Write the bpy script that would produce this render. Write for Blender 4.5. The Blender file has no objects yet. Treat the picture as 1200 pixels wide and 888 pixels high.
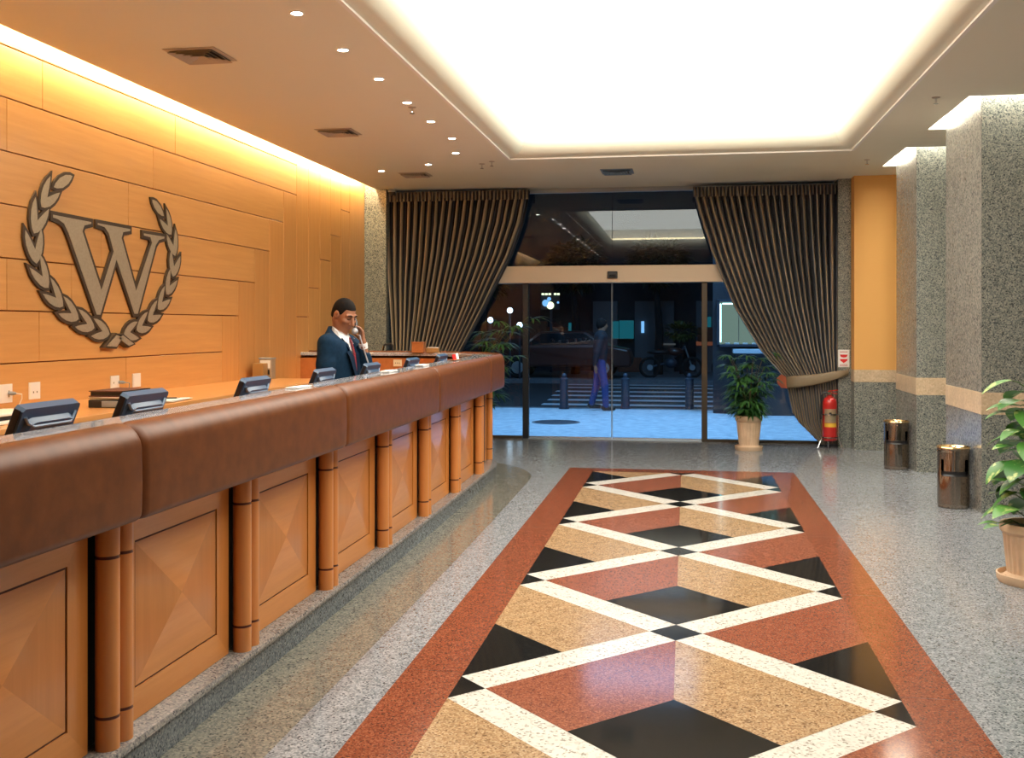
import bpy, bmesh, math, random
import numpy as np
from mathutils import Vector, Matrix
PI = math.pi
SC = bpy.context.scene
COL = SC.collection
rnd = random.Random(7)
WL = {}          # world location of every object used as a parent

# ------------------------------------------------------------------ materials
def mat(name, col=(.8, .8, .8), rough=.5, metal=0., spec=.5, emit=None, estr=0., coat=0., coat_r=.1, trans=0.):
    m = bpy.data.materials.new(name); m.use_nodes = True
    b = m.node_tree.nodes['Principled BSDF']
    b.inputs['Base Color'].default_value = (*col, 1)
    b.inputs['Roughness'].default_value = rough
    b.inputs['Metallic'].default_value = metal
    b.inputs['Specular IOR Level'].default_value = spec
    b.inputs['Coat Weight'].default_value = coat
    b.inputs['Coat Roughness'].default_value = coat_r
    b.inputs['Transmission Weight'].default_value = trans
    if emit:
        b.inputs['Emission Color'].default_value = (*emit, 1)
        b.inputs['Emission Strength'].default_value = estr
    return m

def N(m, t, **kw):
    n = m.node_tree.nodes.new(t)
    for k, v in kw.items(): setattr(n, k, v)
    return n
def LK(m, a, b): m.node_tree.links.new(a, b)

def ramp(m, stops, interp='LINEAR'):
    r = N(m, 'ShaderNodeValToRGB'); e = r.color_ramp; e.interpolation = interp
    while len(e.elements) < len(stops): e.elements.new(.5)
    for el, (p, c) in zip(e.elements, stops):
        el.position = p; el.color = (*c, 1)
    return r

def granite(name, cols, scale=170., rough=.12, spec=.5, big=.25):
    """speckled polished stone: cols = list of (share, colour)"""
    m = mat(name, rough=rough, spec=spec)
    b = m.node_tree.nodes['Principled BSDF']
    tc = N(m, 'ShaderNodeTexCoord'); v = N(m, 'ShaderNodeTexVoronoi'); v.inputs['Scale'].default_value = scale
    LK(m, tc.outputs['Object'], v.inputs['Vector'])
    s = N(m, 'ShaderNodeSeparateColor'); LK(m, v.outputs['Color'], s.inputs[0])
    pos, stops = 0., []
    for sh, c in cols:
        stops.append((min(pos, .999), c)); pos += sh
    r = ramp(m, stops, 'CONSTANT'); LK(m, s.outputs[0], r.inputs[0])
    n = N(m, 'ShaderNodeTexNoise'); n.inputs['Scale'].default_value = scale * .12; n.inputs['Detail'].default_value = 3
    LK(m, tc.outputs['Object'], n.inputs['Vector'])
    mr = N(m, 'ShaderNodeMapRange'); mr.inputs[1].default_value = .3; mr.inputs[2].default_value = .7
    mr.inputs[3].default_value = 1 - big; mr.inputs[4].default_value = 1 + big
    LK(m, n.outputs['Fac'], mr.inputs[0])
    mx = N(m, 'ShaderNodeMix', data_type='RGBA', blend_type='MULTIPLY'); mx.inputs[0].default_value = 1
    LK(m, r.outputs[0], mx.inputs[6]); LK(m, mr.outputs[0], mx.inputs[7])
    LK(m, mx.outputs[2], b.inputs['Base Color'])
    return m

def wood(name, c1, c2, axis='y', rough=.35, coat=.25, grain=28., stretch=.06, island=.0):
    m = mat(name, rough=rough, coat=coat)
    b = m.node_tree.nodes['Principled BSDF']
    tc = N(m, 'ShaderNodeTexCoord'); mp = N(m, 'ShaderNodeMapping')
    sc = [1., 1., 1.]; sc['xyz'.index(axis)] = stretch
    mp.inputs['Scale'].default_value = sc
    LK(m, tc.outputs['Object'], mp.inputs[0])
    n = N(m, 'ShaderNodeTexNoise'); n.inputs['Scale'].default_value = grain; n.inputs['Detail'].default_value = 5
    n.inputs['Roughness'].default_value = .65
    LK(m, mp.outputs[0], n.inputs['Vector'])
    r = ramp(m, [(.3, c1), (.7, c2)]); LK(m, n.outputs['Fac'], r.inputs[0])
    out = r.outputs[0]
    if island:
        g = N(m, 'ShaderNodeNewGeometry'); mr = N(m, 'ShaderNodeMapRange')
        mr.inputs[3].default_value = 1 - island; mr.inputs[4].default_value = 1 + island
        LK(m, g.outputs['Random Per Island'], mr.inputs[0])
        mx = N(m, 'ShaderNodeMix', data_type='RGBA', blend_type='MULTIPLY'); mx.inputs[0].default_value = 1
        LK(m, out, mx.inputs[6]); LK(m, mr.outputs[0], mx.inputs[7]); out = mx.outputs[2]
    LK(m, out, b.inputs['Base Color'])
    return m

def noisy(name, c1, c2, scale=20., rough=.5, bump=0., **kw):
    m = mat(name, rough=rough, **kw); b = m.node_tree.nodes['Principled BSDF']
    tc = N(m, 'ShaderNodeTexCoord'); n = N(m, 'ShaderNodeTexNoise')
    n.inputs['Scale'].default_value = scale; n.inputs['Detail'].default_value = 4
    LK(m, tc.outputs['Object'], n.inputs['Vector'])
    r = ramp(m, [(.32, c1), (.68, c2)]); LK(m, n.outputs['Fac'], r.inputs[0]); LK(m, r.outputs[0], b.inputs['Base Color'])
    if bump:
        bp = N(m, 'ShaderNodeBump'); bp.inputs['Strength'].default_value = bump; bp.inputs['Distance'].default_value = .01
        LK(m, n.outputs['Fac'], bp.inputs['Height']); LK(m, bp.outputs[0], b.inputs['Normal'])
    return m

def emission(name, col, s):
    m = bpy.data.materials.new(name); m.use_nodes = True
    nt = m.node_tree; nt.nodes.remove(nt.nodes['Principled BSDF'])
    e = N(m, 'ShaderNodeEmission'); e.inputs[0].default_value = (*col, 1); e.inputs[1].default_value = s
    LK(m, e.outputs[0], nt.nodes['Material Output'].inputs[0]); return m

def glass_mat(name, tint=(.66, .78, .86), ior=1.58):
    m = bpy.data.materials.new(name); m.use_nodes = True
    nt = m.node_tree; nt.nodes.remove(nt.nodes['Principled BSDF'])
    t = N(m, 'ShaderNodeBsdfTransparent'); t.inputs[0].default_value = (*tint, 1)
    g = N(m, 'ShaderNodeBsdfGlossy'); g.inputs['Roughness'].default_value = 0.0
    f = N(m, 'ShaderNodeFresnel'); f.inputs[0].default_value = ior
    x = N(m, 'ShaderNodeMixShader')
    LK(m, f.outputs[0], x.inputs[0]); LK(m, t.outputs[0], x.inputs[1]); LK(m, g.outputs[0], x.inputs[2])
    LK(m, x.outputs[0], nt.nodes['Material Output'].inputs[0]); return m

M = {}
M['floor'] = granite('grey_granite_floor', [(.35, (.275, .295, .32)), (.3, (.195, .215, .235)), (.25, (.37, .385, .405)), (.1, (.08, .088, .10))], 120, .13, .5, .12)
M['floor_pale'] = granite('pale_granite_floor', [(.4, (.33, .345, .37)), (.3, (.24, .25, .28)), (.22, (.44, .45, .47)), (.08, (.1, .1, .12))], 120, .13, .5, .1)
M['floor_border'] = granite('olive_granite_floor', [(.4, (.215, .205, .17)), (.3, (.15, .15, .132)), (.22, (.285, .265, .21)), (.08, (.07, .07, .065))], 120, .13, .5, .12)
M['plinth'] = granite('counter_plinth_granite', [(.4, (.25, .235, .22)), (.3, (.17, .165, .165)), (.2, (.33, .30, .27)), (.1, (.07, .07, .075))], 130, .18, .5, .1)
M['plinth_riser'] = granite('counter_riser_granite', [(.4, (.17, .195, .215)), (.3, (.11, .13, .15)), (.2, (.25, .27, .28)), (.1, (.05, .06, .07))], 130, .12, .5, .1)
M['red_granite'] = granite('red_granite', [(.4, (.26, .078, .038)), (.3, (.19, .052, .028)), (.2, (.33, .115, .06)), (.1, (.10, .035, .025))], 160, .13, .5, .1)
M['rust_granite'] = granite('rust_granite', [(.4, (.30, .098, .052)), (.3, (.225, .07, .042)), (.2, (.37, .14, .08)), (.1, (.15, .055, .04))], 160, .13, .5, .08)
M['tan_granite'] = granite('tan_granite', [(.4, (.44, .285, .15)), (.3, (.35, .21, .105)), (.2, (.53, .37, .21)), (.1, (.20, .115, .06))], 130, .15, .5, .14)
M['black_granite'] = granite('black_granite', [(.7, (.011, .011, .011)), (.2, (.02, .02, .02)), (.1, (.035, .033, .03))], 120, .08, .5, .1)
M['white_granite'] = granite('white_granite', [(.72, (.74, .72, .66)), (.18, (.62, .60, .54)), (.1, (.38, .35, .30))], 100, .15, .5, .05)
M['pillar'] = granite('pillar_granite', [(.36, (.24, .25, .22)), (.3, (.16, .175, .165)), (.2, (.33, .33, .28)), (.14, (.075, .085, .085))], 110, .2, .5, .1)
M['pillar_edge'] = granite('honed_pillar_granite', [(.4, (.25, .24, .21)), (.3, (.19, .19, .175)), (.2, (.30, .29, .25)), (.1, (.12, .12, .115))], 75, .2, .5, .08)
M['beige_stone'] = granite('beige_limestone', [(.5, (.62, .47, .31)), (.3, (.56, .42, .27)), (.2, (.68, .53, .36))], 60, .3, .4, .08)
M['counter_stone'] = granite('counter_top_granite', [(.4, (.42, .42, .45)), (.3, (.30, .31, .35)), (.2, (.55, .54, .55)), (.1, (.16, .16, .19))], 170, .05, .8, .1)
M['panel_wall'] = wood('wall_veneer', (.57, .275, .078), (.66, .335, .105), 'y', .38, .15, 22., .05, .05)
M['panel_wall_v'] = wood('wall_veneer_upright', (.53, .245, .066), (.61, .295, .088), 'z', .38, .15, 22., .05, .05)
M['seam'] = mat('dark_red_seam', (.26, .05, .02), .6)
M['wood_h'] = wood('counter_wood_along', (.62, .235, .052), (.72, .29, .072), 'y', .3, .5, 26., .06)
M['wood_v'] = wood('counter_wood_upright', (.57, .21, .045), (.66, .255, .062), 'z', .3, .5, 26., .06)
M['veneer_side'] = wood('quartered_veneer_upright', (.515, .188, .040), (.60, .23, .056), 'z', .3, .5, 26., .06)
M['wood_col'] = wood('counter_column_wood', (.60, .225, .055), (.68, .265, .07), 'z', .3, .5, 26., .05)
M['wood_red'] = wood('reddish_wood', (.40, .13, .035), (.47, .165, .05), 'y', .35, .3, 20., .06)
M['desk_wood'] = wood('desk_wood', (.58, .26, .075), (.66, .31, .10), 'y', .35, .3, 20., .06)
M['inlay'] = mat('dark_inlay', (.09, .018, .008), .5)
M['gap'] = mat('gap_shade', (.012, .008, .006), .8)  # near-black carcass: shade of the gaps beside the columns put into its colour
M['leather'] = noisy('brown_leather', (.108, .031, .007), (.158, .048, .0112), 14., .40, .0, spec=.28)
M['ceiling'] = mat('cream_ceiling_paint', (.81, .795, .675), .85, spec=.2)
M['white_paint'] = mat('white_paint', (.86, .84, .80), .7, spec=.2)
M['ochre'] = mat('ochre_paint', (.76, .41, .125), .65, spec=.3)
M['brass_dull'] = mat('dull_brass', (.40, .24, .09), .4, metal=.4)
M['back_paint'] = mat('dark_umber_paint', (.10, .08, .065), .8, spec=.2)
M['bronze'] = noisy('brushed_bronze', (.36, .295, .205), (.42, .345, .245), 60., .42, metal=.35)
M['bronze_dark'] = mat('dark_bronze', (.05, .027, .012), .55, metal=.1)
M['black'] = mat('black_plastic', (.012, .012, .014), .4)
M['white_plastic'] = mat('ivory_plastic', (.78, .73, .64), .4)
M['grey_plastic'] = mat('grey_plastic', (.25, .28, .31), .4)
M['monitor'] = mat('slate_blue_plastic', (.034, .085, .17), .34, spec=.6)
M['monitor_side'] = mat('dark_monitor_edge', (.012, .014, .02), .4)
M['monitor_hi'] = mat('monitor_ridge_plastic', (.16, .24, .36), .3, spec=.7)
M['screen'] = mat('dark_screen', (.01, .012, .016), .15)
M['chrome'] = mat('chrome', (.72, .72, .72), .08, metal=1.)
M['steel'] = noisy('smoky_polished_steel', (.30, .25, .205), (.36, .305, .255), 4., .10, metal=1.)
M['brass'] = mat('polished_brass', (.95, .70, .34), .12, metal=1.)
M['alu'] = mat('beige_aluminium', (.62, .49, .34), .45, metal=.1)
M['frame_dark'] = mat('dark_frame', (.022, .024, .028), .4, metal=.3)
M['frame_brown'] = mat('bronze_anodised_frame', (.075, .055, .035), .4, metal=.4)
M['frame_grey'] = mat('grey_aluminium', (.42, .46, .50), .35, metal=.6)
M['glass'] = glass_mat('clear_glazing')
M['paper'] = mat('white_paper', (.82, .81, .78), .8)
M['paper_cream'] = mat('cream_paper', (.74, .66, .46), .8)
M['red'] = mat('red_enamel', (.55, .02, .018), .3, coat=.4)
M['sign_red'] = mat('sign_red', (.70, .02, .02), .5)
M['yellow'] = mat('yellow_label', (.75, .45, .04), .5)
M['silver_label'] = mat('silver_label', (.45, .36, .24), .35, metal=.5)
M['terracotta'] = noisy('pale_terracotta', (.60, .42, .27), (.70, .51, .34), 9., .7)
M['soil'] = noisy('potting_soil', (.02, .013, .008), (.05, .032, .02), 60., .95)
M['skin'] = noisy('brown_skin', (.29, .12, .062), (.35, .15, .078), 12., .5)
M['hair'] = noisy('black_hair', (.005, .004, .004), (.012, .009, .008), 90., .8, spec=.15)
M['suit'] = noisy('navy_suit_cloth', (.0035, .020, .048), (.006, .029, .066), 40., .8, spec=.15)
M['suit_dark'] = noisy('navy_lapel_cloth', (.002, .013, .034), (.004, .019, .046), 40., .8, spec=.15)
M['shirt'] = mat('white_shirt', (.80, .80, .82), .7)
M['tie'] = mat('wine_tie', (.20, .012, .022), .5)
M['shoe'] = mat('black_leather', (.012, .011, .01), .3)
M["jeans"] = noisy("blue_denim", (.012, .035, .15), (.02, .055, .22), 30., .8)
M['dark_cloth'] = mat('dark_jacket_cloth', (.012, .012, .018), .8)

def leaf_mat(name, c1, c2, vari=None):
    m = mat(name, rough=.38, spec=.5); b = m.node_tree.nodes['Principled BSDF']
    g = N(m, 'ShaderNodeNewGeometry'); r = ramp(m, [(0, c1), (1, c2)]); LK(m, g.outputs['Random Per Island'], r.inputs[0])
    out = r.outputs[0]
    if vari:
        tc = N(m, 'ShaderNodeTexCoord'); n = N(m, 'ShaderNodeTexNoise'); n.inputs['Scale'].default_value = 16.
        n.inputs['Detail'].default_value = 3; LK(m, tc.outputs['Object'], n.inputs['Vector'])
        rr = ramp(m, [(.56, (0, 0, 0)), (.66, (1, 1, 1))]); LK(m, n.outputs['Fac'], rr.inputs[0])
        mx = N(m, 'ShaderNodeMix', data_type='RGBA'); LK(m, rr.outputs[0], mx.inputs[0]); LK(m, out, mx.inputs[6])
        mx.inputs[7].default_value = (*vari, 1); out = mx.outputs[2]
    LK(m, out, b.inputs['Base Color']); return m
M['palm'] = leaf_mat('dark_palm_leaf', (.016, .065, .016), (.05, .15, .03))
M['pothos'] = leaf_mat('pothos_leaf', (.035, .15, .025), (.09, .27, .04), (.42, .50, .17))
M['stem'] = mat('green_stem', (.06, .12, .03), .5)
M['cane'] = mat('brown_cane', (.10, .07, .03), .6)

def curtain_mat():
    m = mat('fold_striped_taffeta', rough=.42, spec=.5); b = m.node_tree.nodes['Principled BSDF']
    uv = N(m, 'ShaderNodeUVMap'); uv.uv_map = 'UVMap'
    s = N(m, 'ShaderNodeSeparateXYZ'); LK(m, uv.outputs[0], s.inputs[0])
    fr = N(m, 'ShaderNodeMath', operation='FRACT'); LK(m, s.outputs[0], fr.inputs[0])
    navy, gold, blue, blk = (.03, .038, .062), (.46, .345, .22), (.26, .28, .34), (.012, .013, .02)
    r = ramp(m, [(0, blk), (.14, navy), (.20, navy), (.23, blue), (.27, (.24, .20, .15)), (.31, gold), (.46, (.36, .265, .165)), (.52, (.16, .13, .10)), (.55, blk), (.64, navy), (.69, blue), (.73, navy), (.79, (.15, .115, .08)), (.84, navy), (.90, blk)], 'LINEAR')  # stripe colours carry the fold tones: gold on crests, near-black in valleys
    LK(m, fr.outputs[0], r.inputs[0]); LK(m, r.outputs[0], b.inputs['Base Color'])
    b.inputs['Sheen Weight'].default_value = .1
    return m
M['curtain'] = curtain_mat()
M['tieback'] = mat('khaki_taffeta', (.25, .185, .11), .5)

# ------------------------------------------------------------------ mesh builder
class MB:
    def __init__(s): s.v = []; s.f = []; s.m = []; s.uv = {}; s.mats = []
    def mi(s, m):
        if m not in s.mats: s.mats.append(m)
        return s.mats.index(m)
    def add(s, vs, fs, m):
        o = len(s.v); k = s.mi(m); s.v += [tuple(p) for p in vs]
        for f in fs: s.f.append(tuple(i + o for i in f)); s.m.append(k)
        return o
    def box(s, a, b, m):
        (x0, y0, z0), (x1, y1, z1) = a, b
        x0, x1 = min(x0, x1), max(x0, x1); y0, y1 = min(y0, y1), max(y0, y1); z0, z1 = min(z0, z1), max(z0, z1)
        v = [(x0, y0, z0), (x1, y0, z0), (x1, y1, z0), (x0, y1, z0), (x0, y0, z1), (x1, y0, z1), (x1, y1, z1), (x0, y1, z1)]
        s.add(v, [(0, 3, 2, 1), (4, 5, 6, 7), (0, 1, 5, 4), (1, 2, 6, 5), (2, 3, 7, 6), (3, 0, 4, 7)], m)
    def obox(s, c, ax, ay, az, m):
        """box with centre c and half-axis vectors"""
        c, ax, ay, az = map(Vector, (c, ax, ay, az)); v = []
        for k in (-1, 1):
            for i, j in ((-1, -1), (1, -1), (1, 1), (-1, 1)): v.append(c + ax * i + ay * j + az * k)
        s.add(v, [(0, 3, 2, 1), (4, 5, 6, 7), (0, 1, 5, 4), (1, 2, 6, 5), (2, 3, 7, 6), (3, 0, 4, 7)], m)
    def bbox(s, a, b, r, m, seg=2):
        """bevelled box"""
        bm = bmesh.new(); bmesh.ops.create_cube(bm, size=1)
        for v in bm.verts: v.co = Vector([(a[i] + b[i]) / 2 + v.co[i] * abs(b[i] - a[i]) for i in range(3)])
        bmesh.ops.bevel(bm, geom=bm.edges[:], offset=r, segments=seg, affect='EDGES', profile=.5)
        s.bm(bm, m)
    def bm(s, bm, m, mtx=None):
        bm.verts.index_update()
        vs = [(mtx @ v.co if mtx else v.co.copy()) for v in bm.verts]
        s.add(vs, [tuple(v.index for v in f.verts) for f in bm.faces], m); bm.free()
    def lathe(s, prof, m, c=(0, 0, 0), seg=32, rib=None, a0=0., a1=2 * PI, axis='z'):
        full = abs(a1 - a0 - 2 * PI) < 1e-6; n = seg if full else seg + 1; vs = []; fs = []
        for (r, z) in prof:
            for i in range(n):
                a = a0 + (a1 - a0) * i / seg; rr = r * (rib(a, z) if rib else 1)
                p = (rr * math.cos(a), rr * math.sin(a), z)
                if axis == 'y': p = (p[0], p[2], p[1])
                if axis == 'x': p = (p[2], p[0], p[1])
                vs.append((c[0] + p[0], c[1] + p[1], c[2] + p[2]))
        for k in range(len(prof) - 1):
            for i in range(seg):
                j = (i + 1) % n
                fs.append((k * n + i, k * n + j, (k + 1) * n + j, (k + 1) * n + i))
        s.add(vs, fs, m)
    def tube(s, pts, r, m, seg=8, cap=True):
        pts = [Vector(p) for p in pts]; n = len(pts)
        rs = r if isinstance(r, (list, tuple)) else [r] * n
        vs = []; fs = []; up = None
        for i, p in enumerate(pts):
            t = (pts[min(i + 1, n - 1)] - pts[max(i - 1, 0)]).normalized()
            if up is None: up = t.orthogonal().normalized()
            up = (up - t * up.dot(t))
            up = up.normalized() if up.length > 1e-5 else t.orthogonal().normalized()
            w = t.cross(up)
            for k in range(seg):
                a = 2 * PI * k / seg; vs.append(p + (up * math.cos(a) + w * math.sin(a)) * rs[i])
        for i in range(n - 1):
            for k in range(seg):
                j = (k + 1) % seg; fs.append((i * seg + k, i * seg + j, (i + 1) * seg + j, (i + 1) * seg + k))
        if cap: fs += [tuple(range(seg))[::-1], tuple((n - 1) * seg + k for k in range(seg))]
        s.add(vs, fs, m)
    def prism(s, poly, tovec, d, m, m_side=None, taper=0.):
        """extrude a 2-D polygon: tovec(u,v,h) gives the 3-D point, from h=0 to h=d (the front)"""
        n = len(poly); vs = [tovec(u, v, 0) for u, v in poly] + [tovec(u, v, d) for u, v in poly]
        s.add(vs, [tuple(range(n))[::-1], tuple(range(n, 2 * n))], m)
        s.add(vs, [(i, (i + 1) % n, n + (i + 1) % n, n + i) for i in range(n)], m_side or m)
    def sphere(s, c, r, m, su=16, sv=10):
        r = r if isinstance(r, (tuple, list)) else (r, r, r)
        vs = [(c[0], c[1], c[2] - r[2])]; fs = []
        for j in range(1, sv):
            t = -PI / 2 + PI * j / sv
            for i in range(su):
                a = 2 * PI * i / su; vs.append((c[0] + r[0] * math.cos(t) * math.cos(a), c[1] + r[1] * math.cos(t) * math.sin(a), c[2] + r[2] * math.sin(t)))
        vs.append((c[0], c[1], c[2] + r[2])); L = len(vs) - 1
        for i in range(su):
            k = (i + 1) % su; fs.append((0, 1 + k, 1 + i)); fs.append((L, L - su + i, L - su + k))
            for j in range(sv - 2): fs.append((1 + j * su + i, 1 + j * su + k, 1 + (j + 1) * su + k, 1 + (j + 1) * su + i))
        s.add(vs, fs, m)
    def build(s, name, parent=None, smooth=False, fix=True, **tags):
        me = bpy.data.meshes.new(name); off = Vector(WL.get(parent.name, (0, 0, 0))) if parent else Vector((0, 0, 0))
        org = Vector(tags.pop('origin', (0, 0, 0)))
        me.from_pydata([tuple(Vector(p) - off - org) for p in s.v], [], s.f)
        for m in s.mats: me.materials.append(m)
        me.polygons.foreach_set('material_index', s.m)
        if s.uv:
            l = me.uv_layers.new(name='UVMap')
            for lp in me.loops: l.data[lp.index].uv = s.uv.get(lp.vertex_index, (0, 0))
        if fix:
            bm = bmesh.new(); bm.from_mesh(me); bmesh.ops.recalc_face_normals(bm, faces=bm.faces[:]); bm.to_mesh(me); bm.free()
        if smooth:
            me.polygons.foreach_set('use_smooth', [True] * len(me.polygons))
            try: me.set_sharp_from_angle(angle=math.radians(smooth if smooth is not True else 40))
            except Exception: pass
        me.update()
        o = bpy.data.objects.new(name, me); COL.objects.link(o)
        o.location = org
        if parent: o.parent = parent; WL[o.name] = tuple(off + org)
        else: WL[o.name] = tuple(org)
        for k, v in tags.items(): o[k] = v
        return o

def thing(name, loc, label, category, group=None):
    o = bpy.data.objects.new(name, None); COL.objects.link(o); o.location = loc; o.empty_display_size = .1
    WL[o.name] = tuple(loc); o['label'] = label; o['category'] = category
    if group: o['group'] = group
    return o
def struct(name, loc=(0, 0, 0)):
    o = bpy.data.objects.new(name, None); COL.objects.link(o); o.location = loc; WL[o.name] = tuple(loc); o['kind'] = 'structure'; return o
def copy_tree(o, parent=None):
    c = o.copy(); COL.objects.link(c)
    if parent: c.parent = parent
    for ch in list(o.children): copy_tree(ch, c)
    return c
def put(o, loc, rz=0., label=None, scale=None):
    o.location = loc; o.rotation_euler = (0, 0, rz)
    if label: o['label'] = label
    if scale: o.scale = scale
    return o

# ------------------------------------------------------------------ signed distance bodies
def smin(a, b, k):
    h = np.clip(.5 + .5 * (b - a) / k, 0, 1); return b * (1 - h) + a * h - k * h * (1 - h)
class SDF:
    def __init__(s, lo, hi, h):
        s.lo = np.array(lo, np.float32); s.h = h
        n = [int(math.ceil((b - a) / h)) + 1 for a, b in zip(lo, hi)]
        g = [s.lo[i] + h * np.arange(n[i], dtype=np.float32) for i in range(3)]
        s.X, s.Y, s.Z = np.meshgrid(*g, indexing='ij'); s.F = np.full(n, 9., np.float32)
    def cap(s, a, b, ra, rb, k=.03, sq=(1, 1, 1), sub=False):
        X, Y, Z = s.X / sq[0], s.Y / sq[1], s.Z / sq[2]
        a = [a[i] / sq[i] for i in range(3)]; b = [b[i] / sq[i] for i in range(3)]
        d = [b[i] - a[i] for i in range(3)]; L2 = sum(q * q for q in d) + 1e-9
        t = np.clip(((X - a[0]) * d[0] + (Y - a[1]) * d[1] + (Z - a[2]) * d[2]) / L2, 0, 1)
        D = np.sqrt((X - a[0] - t * d[0]) ** 2 + (Y - a[1] - t * d[1]) ** 2 + (Z - a[2] - t * d[2]) ** 2) - (ra + (rb - ra) * t)
        D = (D * min(sq)).astype(np.float32)
        s.F = np.maximum(s.F, -D) if sub else smin(s.F, D, k)
    def ell(s, c, r, k=.02, rot=None, sub=False):
        P = [s.X - c[0], s.Y - c[1], s.Z - c[2]]
        if rot is not None:
            R = np.array(rot); P = [R[0][i] * P[0] + R[1][i] * P[1] + R[2][i] * P[2] for i in range(3)]
        k0 = np.sqrt((P[0] / r[0]) ** 2 + (P[1] / r[1]) ** 2 + (P[2] / r[2]) ** 2)
        D = ((k0 - 1) * min(r)).astype(np.float32)
        if sub: s.F = -smin(-s.F, D, k)
        else: s.F = smin(s.F, D, k)
    def cut(s, n, d, k=.004):
        """keep the side where n.p < d"""
        D = (s.X * n[0] + s.Y * n[1] + s.Z * n[2] - d).astype(np.float32); s.F = -smin(-s.F, -D, k)
    def mesh(s, mb, m, xf=None):
        F = s.F; I = F < 0; nx, ny, nz = F.shape
        cnt = np.zeros((nx - 1, ny - 1, nz - 1), np.int8)
        for i in (0, 1):
            for j in (0, 1):
                for k in (0, 1): cnt += I[i:nx - 1 + i, j:ny - 1 + j, k:nz - 1 + k]
        act = (cnt > 0) & (cnt < 8); idx = np.argwhere(act); ids = np.full(act.shape, -1, np.int64); ids[act] = np.arange(len(idx))
        acc = np.zeros((len(idx), 3)); num = np.zeros(len(idx)); c = [(i, j, k) for i in (0, 1) for j in (0, 1) for k in (0, 1)]
        for a in c:
            for ax in range(3):
                if a[ax]: continue
                b = list(a); b[ax] = 1
                fa = F[idx[:, 0] + a[0], idx[:, 1] + a[1], idx[:, 2] + a[2]]; fb = F[idx[:, 0] + b[0], idx[:, 1] + b[1], idx[:, 2] + b[2]]
                x = (fa < 0) != (fb < 0); t = np.where(x, fa / np.where(x, fa - fb, 1), 0)
                p = np.array(a, float)[None].repeat(len(idx), 0); p[:, ax] += t
                acc[x] += p[x]; num[x] += 1
        V = (idx + acc / num[:, None]) * s.h + s.lo
        Q = []
        for ax in range(3):
            sl0 = [slice(None)] * 3; sl1 = [slice(None)] * 3; sl0[ax] = slice(0, -1); sl1[ax] = slice(1, None)
            ch = I[tuple(sl0)] != I[tuple(sl1)]; e = np.argwhere(ch); flip = I[tuple(sl0)][ch]
            o1, o2 = [(1, 2), (2, 0), (0, 1)][ax]
            ok = (e[:, o1] > 0) & (e[:, o2] > 0) & (e[:, o1] < F.shape[o1] - 1) & (e[:, o2] < F.shape[o2] - 1); e = e[ok]; flip = flip[ok]
            q = []
            for d1, d2 in ((-1, -1), (0, -1), (0, 0), (-1, 0)):
                ee = e.copy(); ee[:, o1] += d1; ee[:, o2] += d2; q.append(ids[ee[:, 0], ee[:, 1], ee[:, 2]])
            q = np.stack(q, 1); q[~flip] = q[~flip][:, ::-1]; Q.append(q)
        Q = np.concatenate(Q); Q = Q[(Q >= 0).all(1)]
        pts = [Vector(v) for v in V]
        if xf: pts = [xf @ p for p in pts]
        mb.add(pts, [tuple(int(i) for i in q) for q in Q], m)
# ------------------------------------------------------------------ room shell
CZ = 3.53                      # main ceiling
WX = -4.5                      # wood wall
GY = 14.5                      # glazing line
def S(mb, name, parent=None, smooth=False, **k):
    if parent is None: k['kind'] = 'structure'
    return mb.build(name, parent, smooth, **k)

# --- counter path -----------------------------------------------------------
R0, CXC, CYC = 1.25, -3.2, 10.6
L_ARC = CYC + R0 * PI / 2
L_END = L_ARC + 1.25
def bulge(L): return (min(L, CYC) - 4.6) ** 2 / 600.
def P(L, off=0., z=0.):
    if L <= CYC:
        x = CXC + R0 - bulge(L); return Vector((x + off, L, z))
    b = bulge(CYC)
    if L <= L_ARC:
        a = (L - CYC) / R0; return Vector((CXC - b + (R0 + off) * math.cos(a), CYC + (R0 + off) * math.sin(a), z))
    return Vector((CXC - b - (L - L_ARC), CYC + R0 + off, z))
def Nrm(L): return (P(L, 1.) - P(L, 0.)).normalized()
def Ls(a, b, step=.12):
    n = max(2, int((b - a) / step) + 1); return [a + (b - a) * i / n for i in range(n + 1)]
def sweep(mb, prof, a, b, m, cap=True, step=.12, fn=None, closed=True):
    """prof: list of (offset, z); fn(L, off, z) may warp it"""
    Lv = Ls(a, b, step); n = len(prof); vs = []; fs = []
    for L in Lv:
        for (o, z) in prof:
            if fn: o, z = fn(L, o, z)
            vs.append(P(L, o, z))
    for i in range(len(Lv) - 1):
        for k in range(n if closed else n - 1):
            j = (k + 1) % n; fs.append((i * n + k, i * n + j, (i + 1) * n + j, (i + 1) * n + k))
    if cap and closed:
        fs.append(tuple(range(n))); fs.append(tuple((len(Lv) - 1) * n + k for k in range(n))[::-1])
    mb.add(vs, fs, m)

# --- floor ------------------------------------------------------------------
mb = MB()
mb.box((-4.7, -3., -.12), (5., GY + .05, 0), M['floor'])
def strip(o0, o1, z, m):
    vs = []; fs = []; Lv = Ls(-2.5, L_ARC + .05, .15)
    for L in Lv: vs += [P(L, o0, z), P(L, o1, z)]
    for i in range(len(Lv) - 1): fs.append((2 * i, 2 * i + 1, 2 * i + 3, 2 * i + 2))
    mb.add(vs, fs, m)
strip(-.1, .41, .0012, M['floor_border'])
S(mb, 'floor')

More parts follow.
